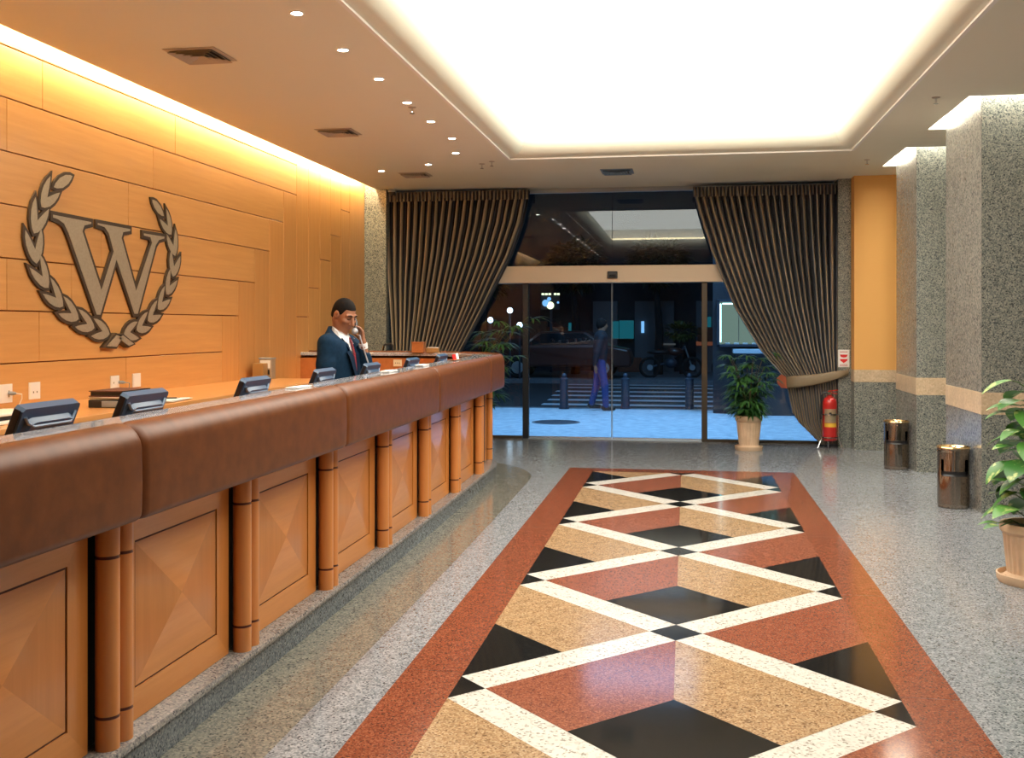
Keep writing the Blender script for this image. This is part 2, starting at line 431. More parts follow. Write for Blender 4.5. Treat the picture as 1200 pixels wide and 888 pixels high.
# --- floor inlay ------------------------------------------------------------
mb = MB(); X0, W, PY, Y0 = -.051, .9575, 1.96, 5.444
xl, xr, yf, yn = -1.286, 1.157, 11.58, -.5
yi = Y0 + 3 * PY
def poly(pts, m, z): mb.add([(x, y, z) for x, y in pts], [tuple(range(len(pts)))], m)
z0 = .0022
for k, (a, b) in enumerate([(yn + i * 1.72, min(yn + (i + 1) * 1.72, yf)) for i in range(8)]):
    if b - a < .01: continue
    for s0, s1 in ((xl, X0 - W), (X0 + W, xr)): poly([(s0, a + .002), (s1, a + .002), (s1, b - .002), (s0, b - .002)], M['red_granite'], z0)
poly([(X0 - W, yi), (X0 + W, yi), (X0 + W, yf), (X0 - W, yf)], M['red_granite'], z0)
def clip(pts, lo, hi, ax):
    for sgn, lim in ((1, lo), (-1, hi)):
        out = []
        for i in range(len(pts)):
            a, b = pts[i], pts[(i + 1) % len(pts)]; da, db = sgn * (a[ax] - lim), sgn * (b[ax] - lim)
            if da >= 0: out.append(a)
            if da * db < 0:
                t = da / (da - db); out.append((a[0] + (b[0] - a[0]) * t, a[1] + (b[1] - a[1]) * t))
        pts = out
        if not pts: return []
    return pts
def put_poly(pts, m, z):
    p = clip(pts, X0 - W, X0 + W, 0); p = clip(p, yn, yi, 1) if p else p
    if len(p) >= 3: poly(p, m, z)
poly([(X0 - W, yn), (X0 + W, yn), (X0 + W, yi), (X0 - W, yi)], M['white_granite'], z0)
bA = .137; bB = bA * (PY / 2) / W
z1 = .003
for k in range(-4, 4):
    for side in (0, 1, -1):
        cx = X0 + side * W; cy = Y0 + (k + .5) * PY if side == 0 else Y0 + k * PY
        Nn = (cx, cy - PY / 2 + bB); Ff = (cx, cy + PY / 2 - bB); Ll = (cx - W + bA, cy); Rr = (cx + W - bA, cy); Cc = (cx, cy)
        mid = lambda a, b: ((a[0] + b[0]) / 2, (a[1] + b[1]) / 2)
        mL, mR = mid(Nn, Ll), mid(Nn, Rr)
        put_poly([Nn, mR, Cc, mL], M['black_granite'], z1)
        put_poly([mL, Cc, Ff, Ll], M['rust_granite'], z1)
        put_poly([mR, Rr, Ff, Cc], M['tan_granite'], z1)
        # black square at each crossing of the white bands
        put_poly([(cx, cy - PY / 2 - bB), (cx + bA, cy - PY / 2), (cx, cy - PY / 2 + bB), (cx - bA, cy - PY / 2)], M['black_granite'], z1)
S(mb, 'floor_inlay', fix=False)

# --- ceiling with its openings ---------------------------------------------
TX0, TX1, TY0, TY1 = -2.0, 1.785, 2.9, 11.75
holes = [(TX0, TX1, TY0, TY1), (2.35, 4.0, 9.2, 10.72), (2.35, 4.0, 11.74, 13.1)]
xs = sorted({-4.33, 5., *[h[0] for h in holes], *[h[1] for h in holes]}); ys = sorted({-3., GY + .1, *[h[2] for h in holes], *[h[3] for h in holes]})
mb = MB()
for i in range(len(xs) - 1):
    for j in range(len(ys) - 1):
        cx, cy = (xs[i] + xs[i + 1]) / 2, (ys[j] + ys[j + 1]) / 2
        if any(h[0] < cx < h[1] and h[2] < cy < h[3] for h in holes): continue
        mb.box((xs[i], ys[j], CZ), (xs[i + 1], ys[j + 1], CZ + .08), M['ceiling'])
S(mb, 'ceiling')
mb = MB()   # thin moulding round the tray
for a, b in (((TX0 - .03, TY0), (TX0, TY1)), ((TX1, TY0), (TX1 + .03, TY1)), ((TX0 - .03, TY1), (TX1 + .03, TY1 + .03)), ((TX0 - .03, TY0 - .03), (TX1 + .03, TY0))):
    mb.box((a[0], a[1], CZ - .018), (b[0], b[1], CZ + .02), M['white_paint'])
S(mb, 'trim_1')
# luminous tray
M['tray_light'] = emission('tray_light', (1., .93, .80), 4.6)
M['cove_warm'] = emission('cove_lamp_warm', (1., .80, .48), 135.)
M['cove_tray'] = emission('cove_lamp_tray', (1., .78, .45), 13.)
M['soffit_lamp'] = emission('soffit_lamp', (1., .93, .78), 48.)
t = struct('ceiling_tray', ((TX0 + TX1) / 2, (TY0 + TY1) / 2, CZ))
mb = MB(); zt, lip = CZ + .20, .22
RB_ = .2       # bullnose lip: starts flush with the ceiling, turns up into the tray
ring = []
for i in range(9):
    q = PI / 2 * i / 8; d, h = RB_ * math.sin(q), RB_ * (1 - math.cos(q))
    ring.append([(TX0 + d, TY0 + d, CZ + h), (TX1 - d, TY0 + d, CZ + h), (TX1 - d, TY1 - d, CZ + h), (TX0 + d, TY1 - d, CZ + h)])
vs = [p for r in ring for p in r]
mb.add(vs, [(i * 4 + k, i * 4 + (k + 1) % 4, i * 4 + 4 + (k + 1) % 4, i * 4 + 4 + k) for i in range(8) for k in range(4)], M['ceiling'])
for a, b in (((TX0 - lip, TY0 - lip), (TX0, TY1 + lip)), ((TX1, TY0 - lip), (TX1 + lip, TY1 + lip)), ((TX0, TY1), (TX1, TY1 + lip)), ((TX0, TY0 - lip), (TX1, TY0))):
    mb.box((a[0], a[1], zt), (b[0], b[1], zt + .02), M['white_paint'])
for a, b in (((TX0 - lip - .02, TY0 - lip), (TX0 - lip, TY1 + lip)), ((TX1 + lip, TY0 - lip), (TX1 + lip + .02, TY1 + lip)), ((TX0 - lip, TY1 + lip), (TX1 + lip, TY1 + lip + .02)), ((TX0 - lip, TY0 - lip - .02), (TX1 + lip, TY0 - lip))):
    mb.box((a[0], a[1], zt), (b[0], b[1], CZ + .5), M['white_paint'])
mb.build('tray_walls', t, 30)
mb = MB(); mb.box((TX0 - lip, TY0 - lip, CZ + .5), (TX1 + lip, TY1 + lip, CZ + .52), M['tray_light']); mb.build('luminous_panel', t)
mb = MB()
q = lip * .55
for a, b in (((TX0 - q, TY0), (TX0 - q, TY1)), ((TX1 + q, TY0), (TX1 + q, TY1)), ((TX0, TY1 + q), (TX1, TY1 + q)), ((TX0, TY0 - q), (TX1, TY0 - q))):
    mb.tube([(a[0], a[1], zt + .06), (b[0], b[1], zt + .06)], .02, M['cove_tray'], 8)
mb.build('cove_tube', t)
# wall cove on the left: slot between ceiling edge and wood wall
t = struct('ceiling_cove', (-4.4, 6, CZ))
mb = MB(); mb.box((-4.62, -3, CZ + .42), (-3.9, 14.4, CZ + .46), M['white_paint']); mb.box((-3.92, -3, CZ + .08), (-3.88, 14.4, CZ + .42), M['white_paint'])
mb.build('cove_box', t)
mb = MB()
for i in range(11): mb.tube([(-4.365, -2.8 + i * 1.55, CZ + .10), (-4.365, -1.3 + i * 1.55, CZ + .10)], .014, M['cove_warm'], 8)
mb.build('cove_tube', t)
# lit soffits round the two pillars
for (a0, a1, b0, b1) in holes[1:]:
    t = struct('ceiling_soffit', ((a0 + a1) / 2, (b0 + b1) / 2, CZ)); mb = MB()
    for a, b in (((a0 - .02, b0), (a0 + .004, b1)), ((a1 - .004, b0), (a1 + .02, b1)), ((a0, b1 - .004), (a1, b1 + .02)), ((a0, b0 - .02), (a1, b0 + .004))):
        mb.box((a[0], a[1], CZ + .002), (b[0], b[1], CZ + .25), M['white_paint'])
    mb.build('soffit_walls', t)
    mb = MB(); mb.box((a0, b0, CZ + .25), (a1, b1, CZ + .27), M['soffit_lamp']); mb.build('lit_panel', t)

# --- wood panelled wall -----------------------------------------------------
zr = [3.90, 3.48, 3.13, 2.771, 2.416, 2.055, 1.70, 1.344, .0]
ends = [11.52, 11.52, 11.12, 10.72, 10.33, 9.925, 9.55, 9.55]
joints = [[], [8.6, 6.67], [8.212, 6.28], [7.814, 5.88], [7.42, 5.49], [7.022, 6.28, 4.6], [6.632, 4.7], [7.78, 5.84]]
mb = MB(); mb.box((WX - .15, -3, 0), (WX - .022, 14.6, 3.95), M['seam'])
def slab(y0, y1, z0, z1, m, gz=.0042, gy=.002):
    mb.bbox((WX - .03, y0 + gy, z0 + gz), (WX, y1 - gy, z1 - gz), .0025, m, 1)
for r in range(8):
    cuts = [ends[r]] + joints[r] + [4.4 - .35 * r % 1.0, 2.4, .4, -1.6, -3.]
    cuts = sorted(set(cuts))
    cl = [cuts[0]]
    for c in cuts[1:]:
        if c - cl[-1] > .35: cl.append(c)
    cl[-1] = ends[r]
    for a, b in zip(cl[:-1], cl[1:]): slab(a, b, zr[r + 1], zr[r], M['panel_wall'])
cols = [9.55, 9.925, 10.33, 10.72, 11.12, 11.52, 11.91, 12.303, 12.69, 13.09, 13.46, 14.2]
tops = [1.70, 2.055, 2.416, 2.771, 3.13]
tick = {5: 1.706, 6: 2.062, 7: 2.427, 8: 2.769, 9: 3.135}
for i in range(11):
    if i < 5: slab(cols[i], cols[i + 1], 0, tops[i], M['panel_wall_v'], .005, .003)
    elif i in tick: slab(cols[i], cols[i + 1], 0, tick[i], M['panel_wall_v'], .005, .003); slab(cols[i], cols[i + 1], tick[i], 3.9, M['panel_wall_v'], .005, .003)
    else: slab(cols[i], cols[i + 1], 0, 3.9, M['panel_wall_v'], .005, .003)
S(mb, 'wall_left')

# --- far wall: granite pier, pilaster, end walls ---------------------------
mb = MB(); mb.box((-4.498, 14.1, 0), (-4.18, GY + .15, CZ + .4), M['pillar'])
S(mb, 'wall_far')
def banded(mb, a, b, mlow, mtop, z0=.875, z1=1.032, front=None):
    (x0, y0), (x1, y1) = a, b
    mb.box((x0, y0, 0), (x1, y1, z0), mlow); mb.box((x0 - .004, y0 - .004, z0), (x1, y1, z1), M['beige_stone']); mb.box((x0, y0, z1), (x1, y1, CZ + .22), mtop)
mb = MB()
mb.box((1.975, 14.1, 0), (2.139, GY + .15, CZ + .05), M['pillar'])
banded(mb, (2.139, 13.85), (4.6, GY + .15), M['pillar'], M['ochre'])
S(mb, 'wall_far_right')
mb = MB(); mb.box((4.6, -3, 0), (4.75, GY + .15, CZ + .1), M['back_paint']); mb.box((4.58, -3, 0), (4.6, 13.85, .875), M['pillar']); mb.box((4.575, -3, .875), (4.6, 13.85, 1.03), M['beige_stone'])
S(mb, 'wall_right')
mb = MB(); mb.box((-4.7, -3.15, 0), (4.75, -3, CZ + .5), M['back_paint']); S(mb, 'wall_back')
for (y0, y1) in ((9.34, 10.56), (11.86, 12.95)):
    mb = MB(); x0 = 2.484
    for za, zb, m in ((0, .843, M['pillar']), (.843, 1.031, M['beige_stone']), (1.031, CZ + .24, M['pillar'])):
        r = 0. if m is not M['beige_stone'] else .004
        mb.box((x0 - r + .004, y0 - r, za), (3.7, y1, zb), m)
        if m is M['pillar']: mb.box((x0, y0 + .004, za), (x0 + .01, y1 - .004, zb), M['pillar_edge'])
        else: mb.box((x0 - r, y0, za), (x0 + .01, y1, zb), m)
    S(mb, 'pillar', origin=(3.1, (y0 + y1) / 2, 0))

# --- glazing ----------------------------------------------------------------
def pane(name, x0, x1, z0, z1, frames, y=GY, d=.012):
    t = struct(name, ((x0 + x1) / 2, y, z0))
    mb = MB(); mb.box((x0, y - d / 2, z0), (x1, y + d / 2, z1), M['glass']); mb.build('pane', t)
    mb = MB()
    for a, b, m in frames: mb.bbox(a, b, .004, m, 1)
    if frames: mb.build('frame', t)
    return t
F = M
M['sill'] = mat('pale_sill_metal', (.75, .80, .85), .25, metal=.8)
pane('window_1', -4.16, -1.02, 2.44, 3.47, [((-4.16, GY - .04, 3.47), (-1.02, GY + .04, CZ), F['frame_grey'])])
pane('window_2', -1.012, 1.97, 2.44, 3.47, [((-1.02, GY - .04, 3.47), (1.97, GY + .04, CZ), F['frame_grey'])])
pane('window_3', -4.16, -2.24, .03, 2.20, [((-4.16, GY - .04, 0), (-2.29, GY + .04, .035), F['frame_brown']), ((-2.285, GY - .03, 0), (-2.2, GY + .07, 2.21), F['frame_dark'])])
pane('window_4', .255, 1.97, .03, 2.20, [((.27, GY - .04, 0), (1.97, GY + .04, .035), F['frame_brown']), ((.215, GY - .03, 0), (.292, GY + .07, 2.21), F['frame_brown'])])
dy = GY + .05
pane('door_1', -2.2, -1.028, .02, 2.2, [((-2.2, dy - .012, .006), (-1.03, dy + .012, .03), F['sill']), ((-1.034, dy - .009, .022), (-1.026, dy + .009, 2.2), F['frame_grey'])], y=dy)
pane('door_2', -1.022, .215, .02, 2.2, [((-1.02, dy - .012, .006), (.215, dy + .012, .03), F['sill']), ((-1.022, dy - .009, .022), (-1.014, dy + .009, 2.2), F['frame_grey'])], y=dy)
mb = MB(); mb.bbox((-4.16, GY - .10, 2.2), (1.97, GY + .10, 2.44), .008, M['alu']); S(mb, 'trim_2')
mb = MB(); mb.bbox((-2.2, GY - .06, 0), (.215, GY + .12, .006), .002, M['frame_grey'], 1); S(mb, 'trim_3')

# ------------------------------------------------------------------ camera, world
cam = bpy.data.cameras.new('camera'); co = bpy.data.objects.new('camera', cam); COL.objects.link(co)
co.location = (0, 0, 1.6); co.rotation_euler = (PI / 2, 0, .1668)
cam.sensor_width = 36; cam.lens = 1210. / 1200 * 36; cam.shift_y = -62.5 / 1200; cam.clip_end = 300
SC.camera = co
w = bpy.data.worlds.new('night'); SC.world = w; w.use_nodes = True
w.node_tree.nodes['Background'].inputs[0].default_value = (.02, .035, .07, 1); w.node_tree.nodes['Background'].inputs[1].default_value = .10
SC.view_settings.view_transform = 'Standard'; SC.view_settings.look = 'None'; SC.view_settings.exposure = 0; SC.view_settings.gamma = 1
SC.view_settings.use_curve_mapping = False
SC.cycles.use_denoising = True; SC.cycles.max_bounces = 8; SC.cycles.transparent_max_bounces = 12
SC.cycles.sample_clamp_indirect = 6.
SC.cycles.caustics_reflective = False; SC.cycles.caustics_refractive = False
# ------------------------------------------------------------------ reception counter
ctr = thing('reception_counter', (-2.6, 6., 0), 'long curved reception counter with wood panels, paired columns, padded brown leather edge and granite top', 'counter')
mb = MB(); sweep(mb, [(.03, 0), (.03, .115), (-.2, .115), (-.2, 0)], .3, L_END, M['plinth_riser']); mb.build('plinth_riser', ctr, 30)
mb = MB(); sweep(mb, [(.035, .112), (.044, .118), (.046, .13), (.04, .142), (.03, .145), (-.3, .145), (-.3, .112)], .3, L_END, M['plinth']); mb.build('plinth', ctr, 35)
mb = MB(); sweep(mb, [(-.085, .145), (-.085, 1.215), (-.19, 1.215), (-.19, .145)], .3, L_END, M['gap']); mb.build('carcass', ctr, 30)
mb = MB(); sweep(mb, [(-.192, .0), (-.192, 1.222), (-.21, 1.222), (-.21, .0)], .3, L_END, M['wood_red']); mb.build('inner_panel', ctr, 30)
def zt(L): return .0035 * (min(L, 11.) - 3.)
mb = MB(); sweep(mb, [(.062, 1.222), (.062, 1.258), (-.143, 1.258), (-.150, 1.251), (-.150, 1.222)], .3, L_END, M['counter_stone'], fn=lambda L, o, z: (o - .055 * (o < 0) * min(1., max(0., (L - 4.) / 3.)), z + zt(L))); mb.build('granite_top', ctr, 30)
# padded leather edge, one cushion from seam to seam
seams = [.3, 1.02, 3.22, 5.33, 7.55, 9.85, 11.9, L_END]
def leather_prof():
    pts = []; x0, x1, za, zb = .058, .16, .945, 1.273
    def arc(cx, cz, r, a0, a1, n=6):
        for i in range(n + 1):
            a = a0 + (a1 - a0) * i / n; pts.append((cx + r * math.cos(a), cz + r * math.sin(a)))
    pts.append((-.06, za))
    arc(x1 - .03, za + .03, .03, -PI / 2, 0, 4)
    pts.append((x1 + .003, (za + zb) / 2 - .03))
    arc(x1 - .085, zb - .085, .085, 0, PI / 2, 9)
    arc(x0 + .02, zb - .02, .02, PI / 2, PI, 3)
    pts.append((x0, zb - .055)); pts.append((-.06, zb - .055))
    return pts
LP = leather_prof()
for a, b in zip(seams[:-1], seams[1:]):
    def fn(L, o, z, a=a, b=b):
        d = min(L - a, b - L); sq = max(0., 1 - d / .032) ** 2
        k = 1.0 - .36 * min(1., max(0., (L - 5.) / 6.))
        if o > .03: o = .058 + (o - .058) * (k - .13 * sq)
        return o, z + zt(L) * (z > 1.1) - .010 * sq * (z > 1.1) + .004 * sq * (z < 1.) * (o > .03)
    Lv_end = [a + .0005, b - .0005]
    mb = MB(); n = len(LP); vs = []; fs = []
    Lv = [a + t for t in (.0, .005, .011, .02, .032)] + Ls(a + .12, b - .12, .12) + [b - t for t in (.032, .02, .011, .005, .0)]
    for L in Lv:
        for (o, z) in LP:
            oo, zz = fn(L, o, z); vs.append(P(L, oo, zz))
    for i in range(len(Lv) - 1):
        for k in range(n): fs.append((i * n + k, i * n + (k + 1) % n, (i + 1) * n + (k + 1) % n, (i + 1) * n + k))
    fs.append(tuple(range(n))); fs.append(tuple((len(Lv) - 1) * n + k for k in range(n))[::-1])
    mb.add(vs, fs, M['leather']); mb.build('leather_cushion', ctr, 50)
# inner work desk
mb = MB(); sweep(mb, [(-.21, .93), (-.21, .96), (-.60, .96), (-.60, .93)], .3, L_END, M['desk_wood']); mb.build('work_desk', ctr, 30)
mb = MB(); sweep(mb, [(-.40, .0), (-.40, .93), (-.42, .93), (-.42, .0)], .3, L_END, M['wood_red']); mb.build('knee_panel', ctr, 30)
# column pairs and quartered panels
CL = [1.08, 2.18, 3.28, 4.37, 5.465, 6.57, 7.68, 8.81, 9.955, 11.10, 12.2, 13.2]
rc = .041
prof = [(rc, .145), (rc, .252), (rc * .93, .253), (rc * .93, .262), (rc, .263), (rc, .80), (rc * .93, .801), (rc * .93, .81), (rc, .811), (rc, .95)]
for L in CL:
    for k, dl in enumerate((0, .086)):
        c = P(L + dl, -.014); mb = MB()
        mb.lathe(prof[:2] , M['wood_col'], (c.x, c.y, 0), 28); mb.lathe(prof[4:6], M['wood_col'], (c.x, c.y, 0), 28); mb.lathe(prof[8:], M['wood_col'], (c.x, c.y, 0), 28)
        mb.lathe(prof[1:5], M['inlay'], (c.x, c.y, 0), 28); mb.lathe(prof[5:9], M['inlay'], (c.x, c.y, 0), 28)
        mb.build('column', ctr, 40)
for La, Lb in zip(CL[:-1], CL[1:]):
    a, b = P(La + .125, -.05), P(Lb - .062, -.05)
    t = (b - a).normalized(); n = Vector((t.y, -t.x, 0))
    if n.dot(Nrm(La)) < 0: n = -n
    w = (b - a).length; zb, zT = .147, .935; fr = .115
    def pt(u, z, h): return a + t * u + n * h + Vector((0, 0, z))
    def quad(mb, pts, h, m, back=.02):
        vs = [pt(u, z, h) for u, z in pts] + [pt(u, z, h - back) for u, z in pts]; k = len(pts)
        mb.add(vs, [tuple(range(k)), tuple(range(k, 2 * k))[::-1]] + [(i, (i + 1) % k, k + (i + 1) % k, k + i) for i in range(k)], m)
    o = [(0, zb), (w, zb), (w, zT), (0, zT)]; i_ = [(fr, zb + fr), (w - fr, zb + fr), (w - fr, zT - fr * 1.1), (fr, zT - fr * 1.1)]
    mb = MB()
    for k in range(4):
        quad(mb, [o[k], o[(k + 1) % 4], i_[(k + 1) % 4], i_[k]], .0, M['wood_h'] if k % 2 == 0 else M['wood_v'])
    p = mb.build('panel_frame', ctr)
    mb = MB(); quad(mb, [i_[0], i_[1], i_[2], i_[3]], -.006, M['inlay'], .01); mb.build('inlay_line', p, origin=(0, 0, 0)) if False else mb.build('inlay_line', p)
    g = .008; j = [(fr + g, zb + fr + g), (w - fr - g, zb + fr + g), (w - fr - g, zT - fr * 1.1 - g), (fr + g, zT - fr * 1.1 - g)]
    c = ((j[0][0] + j[1][0]) / 2, (j[0][1] + j[2][1]) / 2); mb = MB()
    for k in range(4):
        q = [j[k], j[(k + 1) % 4], c]
        vs = [pt(q[0][0], q[0][1], -.003), pt(q[1][0], q[1][1], -.003), pt(c[0], c[1], .012)]
        mb.add(vs, [(0, 1, 2)], M['wood_h'] if k % 2 == 0 else M['veneer_side'])
    mb.build('quartered_panel', p)

# ------------------------------------------------------------------ back counter along the wood wall
bk = thing('back_counter', (-4.05, 4., 0), 'low wooden back counter running along the wood panelled wall', 'counter')
mb = MB(); mb.bbox((WX + .002, -2.9, 1.01), (-3.62, 10.35, 1.045), .004, M['desk_wood']); mb.build('worktop', bk)
mb = MB(); mb.box((WX + .002, -2.9, 0), (-3.70, 10.33, 1.01), M['wood_red']); mb.build('body', bk)

# ------------------------------------------------------------------ monitors
mon = thing('monitor', (0, 0, 0), 'slate blue monitor, nearest to the camera, beside the white paper tray', 'monitor', 'monitors along the reception counter')
A = math.radians(22); ux = Vector((math.sin(A), 0, math.cos(A))); nx = Vector((math.cos(A), 0, -math.sin(A)))   # up along the panel, outward to the lobby
def mp(y, h, d): return Vector((-.125, 0, .045)) + ux * h + nx * d + Vector((0, y, 0))
def shell(pl, d0, d1, inset):
    vs = [mp(y, h, d0) for y, h in pl] + [mp(y * (1 - inset), h * (1 - inset) + inset * .17, d1) for y, h in pl]; k = len(pl)
    return vs, [tuple(range(k))[::-1], tuple(range(k, 2 * k))] + [(i, (i + 1) % k, k + (i + 1) % k, k + i) for i in range(k)]
mb = MB(); r = .012; w2, H = .177, .335
pl = [(-w2 + r, 0), (w2 - r, 0), (w2, r), (w2, H - r), (w2 - r, H), (-w2 + r, H), (-w2, H - r), (-w2, r)]
vs, fs = shell(pl, -.02, .014, .03); mb.add(vs, fs, M['monitor']); mb.build('casing', mon, 30)
mb = MB(); pl = [(-.15, .03), (.15, .03), (.15, .26), (.135, .288), (.11, .296), (-.11, .296), (-.135, .288), (-.15, .26)]
vs, fs = shell(pl, .010, .034, .10); mb.add(vs, fs, M['monitor']); mb.build('rear_bulge', mon, 30)
mb = MB(); mb.tube([mp(-.15, .30, .015), mp(-.135, .278, .024), mp(-.11, .268, .033), mp(.11, .268, .033), mp(.135, .278, .024), mp(.15, .30, .015)], .006, M['monitor_hi'], 8); mb.build('ridge', mon, True)
mb = MB(); vs = [mp(y, h, -.0215) for y, h in ((-.165, .025), (.165, .025), (.165, .31), (-.165, .31))]; vs += [v + nx * .002 for v in vs]
mb.add(vs, [(0, 1, 2, 3), (4, 7, 6, 5), (0, 4, 5, 1), (1, 5, 6, 2), (2, 6, 7, 3), (3, 7, 4, 0)], M['screen']); mb.build('screen', mon)
for s in (-1, 1):
    mb = MB(); mb.obox(mp(s * (w2 + .0015), H / 2, -.004), (0, .0015, 0), ux * (H / 2 - .012), nx * .012, M['monitor_side']); mb.build('side_strip', mon)
mb = MB(); mb.bbox((-.16, -.09, 0), (.05, .09, .014), .005, M['grey_plastic']); mb.obox((-.045, 0, .09), (.012, 0, .004), (0, .04, 0), (-.004, 0, .085), M['grey_plastic']); mb.build('stand', mon)
mz = .961
mons = [(3.44, None), (4.12, 'slate blue monitor, second from the camera, beside the stack of black binders'),
        (5.28, 'slate blue monitor, third from the camera, below the small brass box'),
        (6.38, 'slate blue monitor, fourth from the camera, by the right arm of the man'),
        (7.42, 'slate blue monitor, fifth from the camera, in front of the waist of the man'),
        (8.64, 'slate blue monitor, sixth from the camera, left of the upright wooden box'),
        (9.80, 'slate blue monitor, farthest from the camera, right of the upright wooden box')]
for i, (y, lb) in enumerate(mons):
    o = mon if i == 0 else copy_tree(mon)
    b = P(y, -.335); put(o, (b.x, y, mz), 0, lb)

# ------------------------------------------------------------------ things on the desks
def sheet_stack(name, c, rz, sx, sy, n, label, cat, m='paper', th=.002, group=None, jit=.01):
    t = thing(name, c, label, cat, group)
    for k in range(n):
        mb = MB(); a = rz + rnd.uniform(-.12, .12) * (jit > 0); dx, dy = rnd.uniform(-jit, jit), rnd.uniform(-jit, jit)
        u = Vector((math.cos(a), math.sin(a), 0)) * sx / 2; v = Vector((-math.sin(a), math.cos(a), 0)) * sy / 2
        mb.obox((c[0] + dx, c[1] + dy, c[2] + th * (k + .5) + .0005), u, v, (0, 0, th / 2), M[m if isinstance(m, str) else m[k % len(m)]]); mb.build('sheet', t)
    return t
# binder stack on the back counter
bx, by, bz = -3.86, 6.62, 1.046
t = thing('document_box', (bx, by, bz), 'black document box at the bottom of the stack on the back counter', 'box')
mb = MB(); mb.bbox((bx - .12, by - .22, bz), (bx + .12, by + .10, bz + .052), .004, M['black']); mb.build('case', t)
mb = MB(); mb.bbox((bx - .02, by - .225, bz + .005), (bx + .125, by - .10, bz + .047), .004, M['grey_plastic']); mb.build('front_plate', t)
sheet_stack('folder', (bx, by - .02, bz + .053), .05, .25, .34, 3, 'cream paper folders between the two black boxes', 'folder', ('paper_cream', 'paper_cream', 'paper'), .006)
t = thing('binder', (bx, by, bz + .073), 'dark red-black binder lying on top of the stack of folders', 'binder')
mb = MB(); mb.bbox((bx - .13, by - .20, bz + .073), (bx + .12, by + .17, bz + .079), .002, M['inlay']); mb.bbox((bx - .13, by - .20, bz + .107), (bx + .12, by + .17, bz + .113), .002, M['inlay']); mb.bbox((bx + .114, by - .20, bz + .073), (bx + .12, by + .17, bz + .113), .002, M['black']); mb.build('cover', t)
mb = MB(); mb.box((bx - .12, by - .19, bz + .08), (bx + .112, by + .16, bz + .106), M['black']); mb.build('page_block', t)
sheet_stack('loose_papers', (-3.80, 7.12, bz), .1, .22, .34, 5, 'loose white papers on the back counter behind the second monitor', 'papers', 'paper', .002, jit=.03)
t = thing('pen', (-3.80, 7.13, bz + .012), 'dark pen lying across the loose white papers', 'pen'); mb = MB(); mb.tube([(-3.86, 7.10, bz + .0165), (-3.74, 7.17, bz + .0165)], .005, M['black'], 8); mb.build('barrel', t, True)
mb = MB(); mb.tube([(-3.742, 7.169, bz + .0165), (-3.72, 7.182, bz + .0165)], [.005, .002], M['chrome'], 8); mb.build('tip', t, True)
t = thing('paper_tray', (-3.86, 5.36, bz), 'white paper tray at the left edge on the back counter', 'tray')
mb = MB(); mb.bbox((-4.02, 5.05, bz), (-3.74, 5.58, bz + .02), .006, M['white_plastic']); mb.build('base', t)
mb = MB(); mb.bbox((-4.0, 5.03, bz + .045), (-3.76, 5.55, bz + .062), .006, M['white_plastic']); mb.build('lid', t)
mb = MB(); mb.box((-4.0, 5.1, bz + .02), (-3.98, 5.5, bz + .045), M['black']); mb.box((-3.80, 5.1, bz + .02), (-3.78, 5.5, bz + .045), M['black']); mb.build('spacer', t)
# brass box with a white display
t = thing('desk_terminal', (-4.32, 10.22, 1.046), 'small brass-coloured box with a white display on the back counter against the wall', 'terminal')
mb = MB(); mb.bbox((-4.42, 10.08, 1.046), (-4.30, 10.20, 1.21), .006, M['brass_dull'] if 'brass_dull' in M else M['wood_red']); mb.build('body', t)
mb = MB(); mb.bbox((-4.40, 10.20, 1.046), (-4.26, 10.31, 1.255), .006, M['bronze']); mb.bbox((-4.405, 10.195, 1.25), (-4.255, 10.315, 1.265), .004, M['grey_plastic']); mb.build('tower', t)
mb = MB(); mb.box((-4.385, 10.196, 1.155), (-4.275, 10.2005, 1.238), M['paper']); mb.build('display', t)
mb = MB(); mb.box((-4.38, 10.195, 1.09), (-4.28, 10.2005, 1.14), M['black']); mb.build('keypad', t)
# sheets on the work desk by the far monitors
for (y, n, lb) in ((5.28, 3, 'few white sheets lying left of the fourth monitor'), (7.02, 6, 'white paper stack between the fifth and sixth monitors'), (7.98, 7, 'white paper stack between the sixth and farthest monitors')):
    c = P(y, -.10); zz = 1.2595 + zt(y)
    t = thing('paper_stack', (c.x, y, zz), lb, 'papers', 'paper stacks by the monitors')
    for k in range(n):
        a = rnd.uniform(-.1, .1); mb = MB(); mb.obox((c.x, y + rnd.uniform(-.012, .012), zz + .0022 * (k + .5)), Vector((.03, .03 * a, 0)), Vector((-.10 * a, .10, 0)), (0, 0, .001), M['paper'])
        mb.build('sheet', t)
t = thing('flower_card', (P(9.3, -.10).x, 9.3, 1.2595 + zt(9.3)), 'small red and white card display right of the farthest monitor', 'card')
c = P(9.3, -.10); zc = 1.264 + zt(9.3); mb = MB()
mb.obox((c.x, 9.22, zc + .025), (.005, 0, .004), (0, .05, 0), (-.006, 0, .025), M['sign_red']); mb.build('red_card', t)
mb = MB(); mb.obox((c.x, 9.33, zc + .028), (.005, 0, .004), (0, .045, 0), (-.006, 0, .028), M['paper']); mb.build('white_card', t)
mb = MB(); mb.bbox((c.x - .03, 9.15, zc), (c.x + .03, 9.4, zc + .005), .002, M['wood_red']); mb.build('base', t)
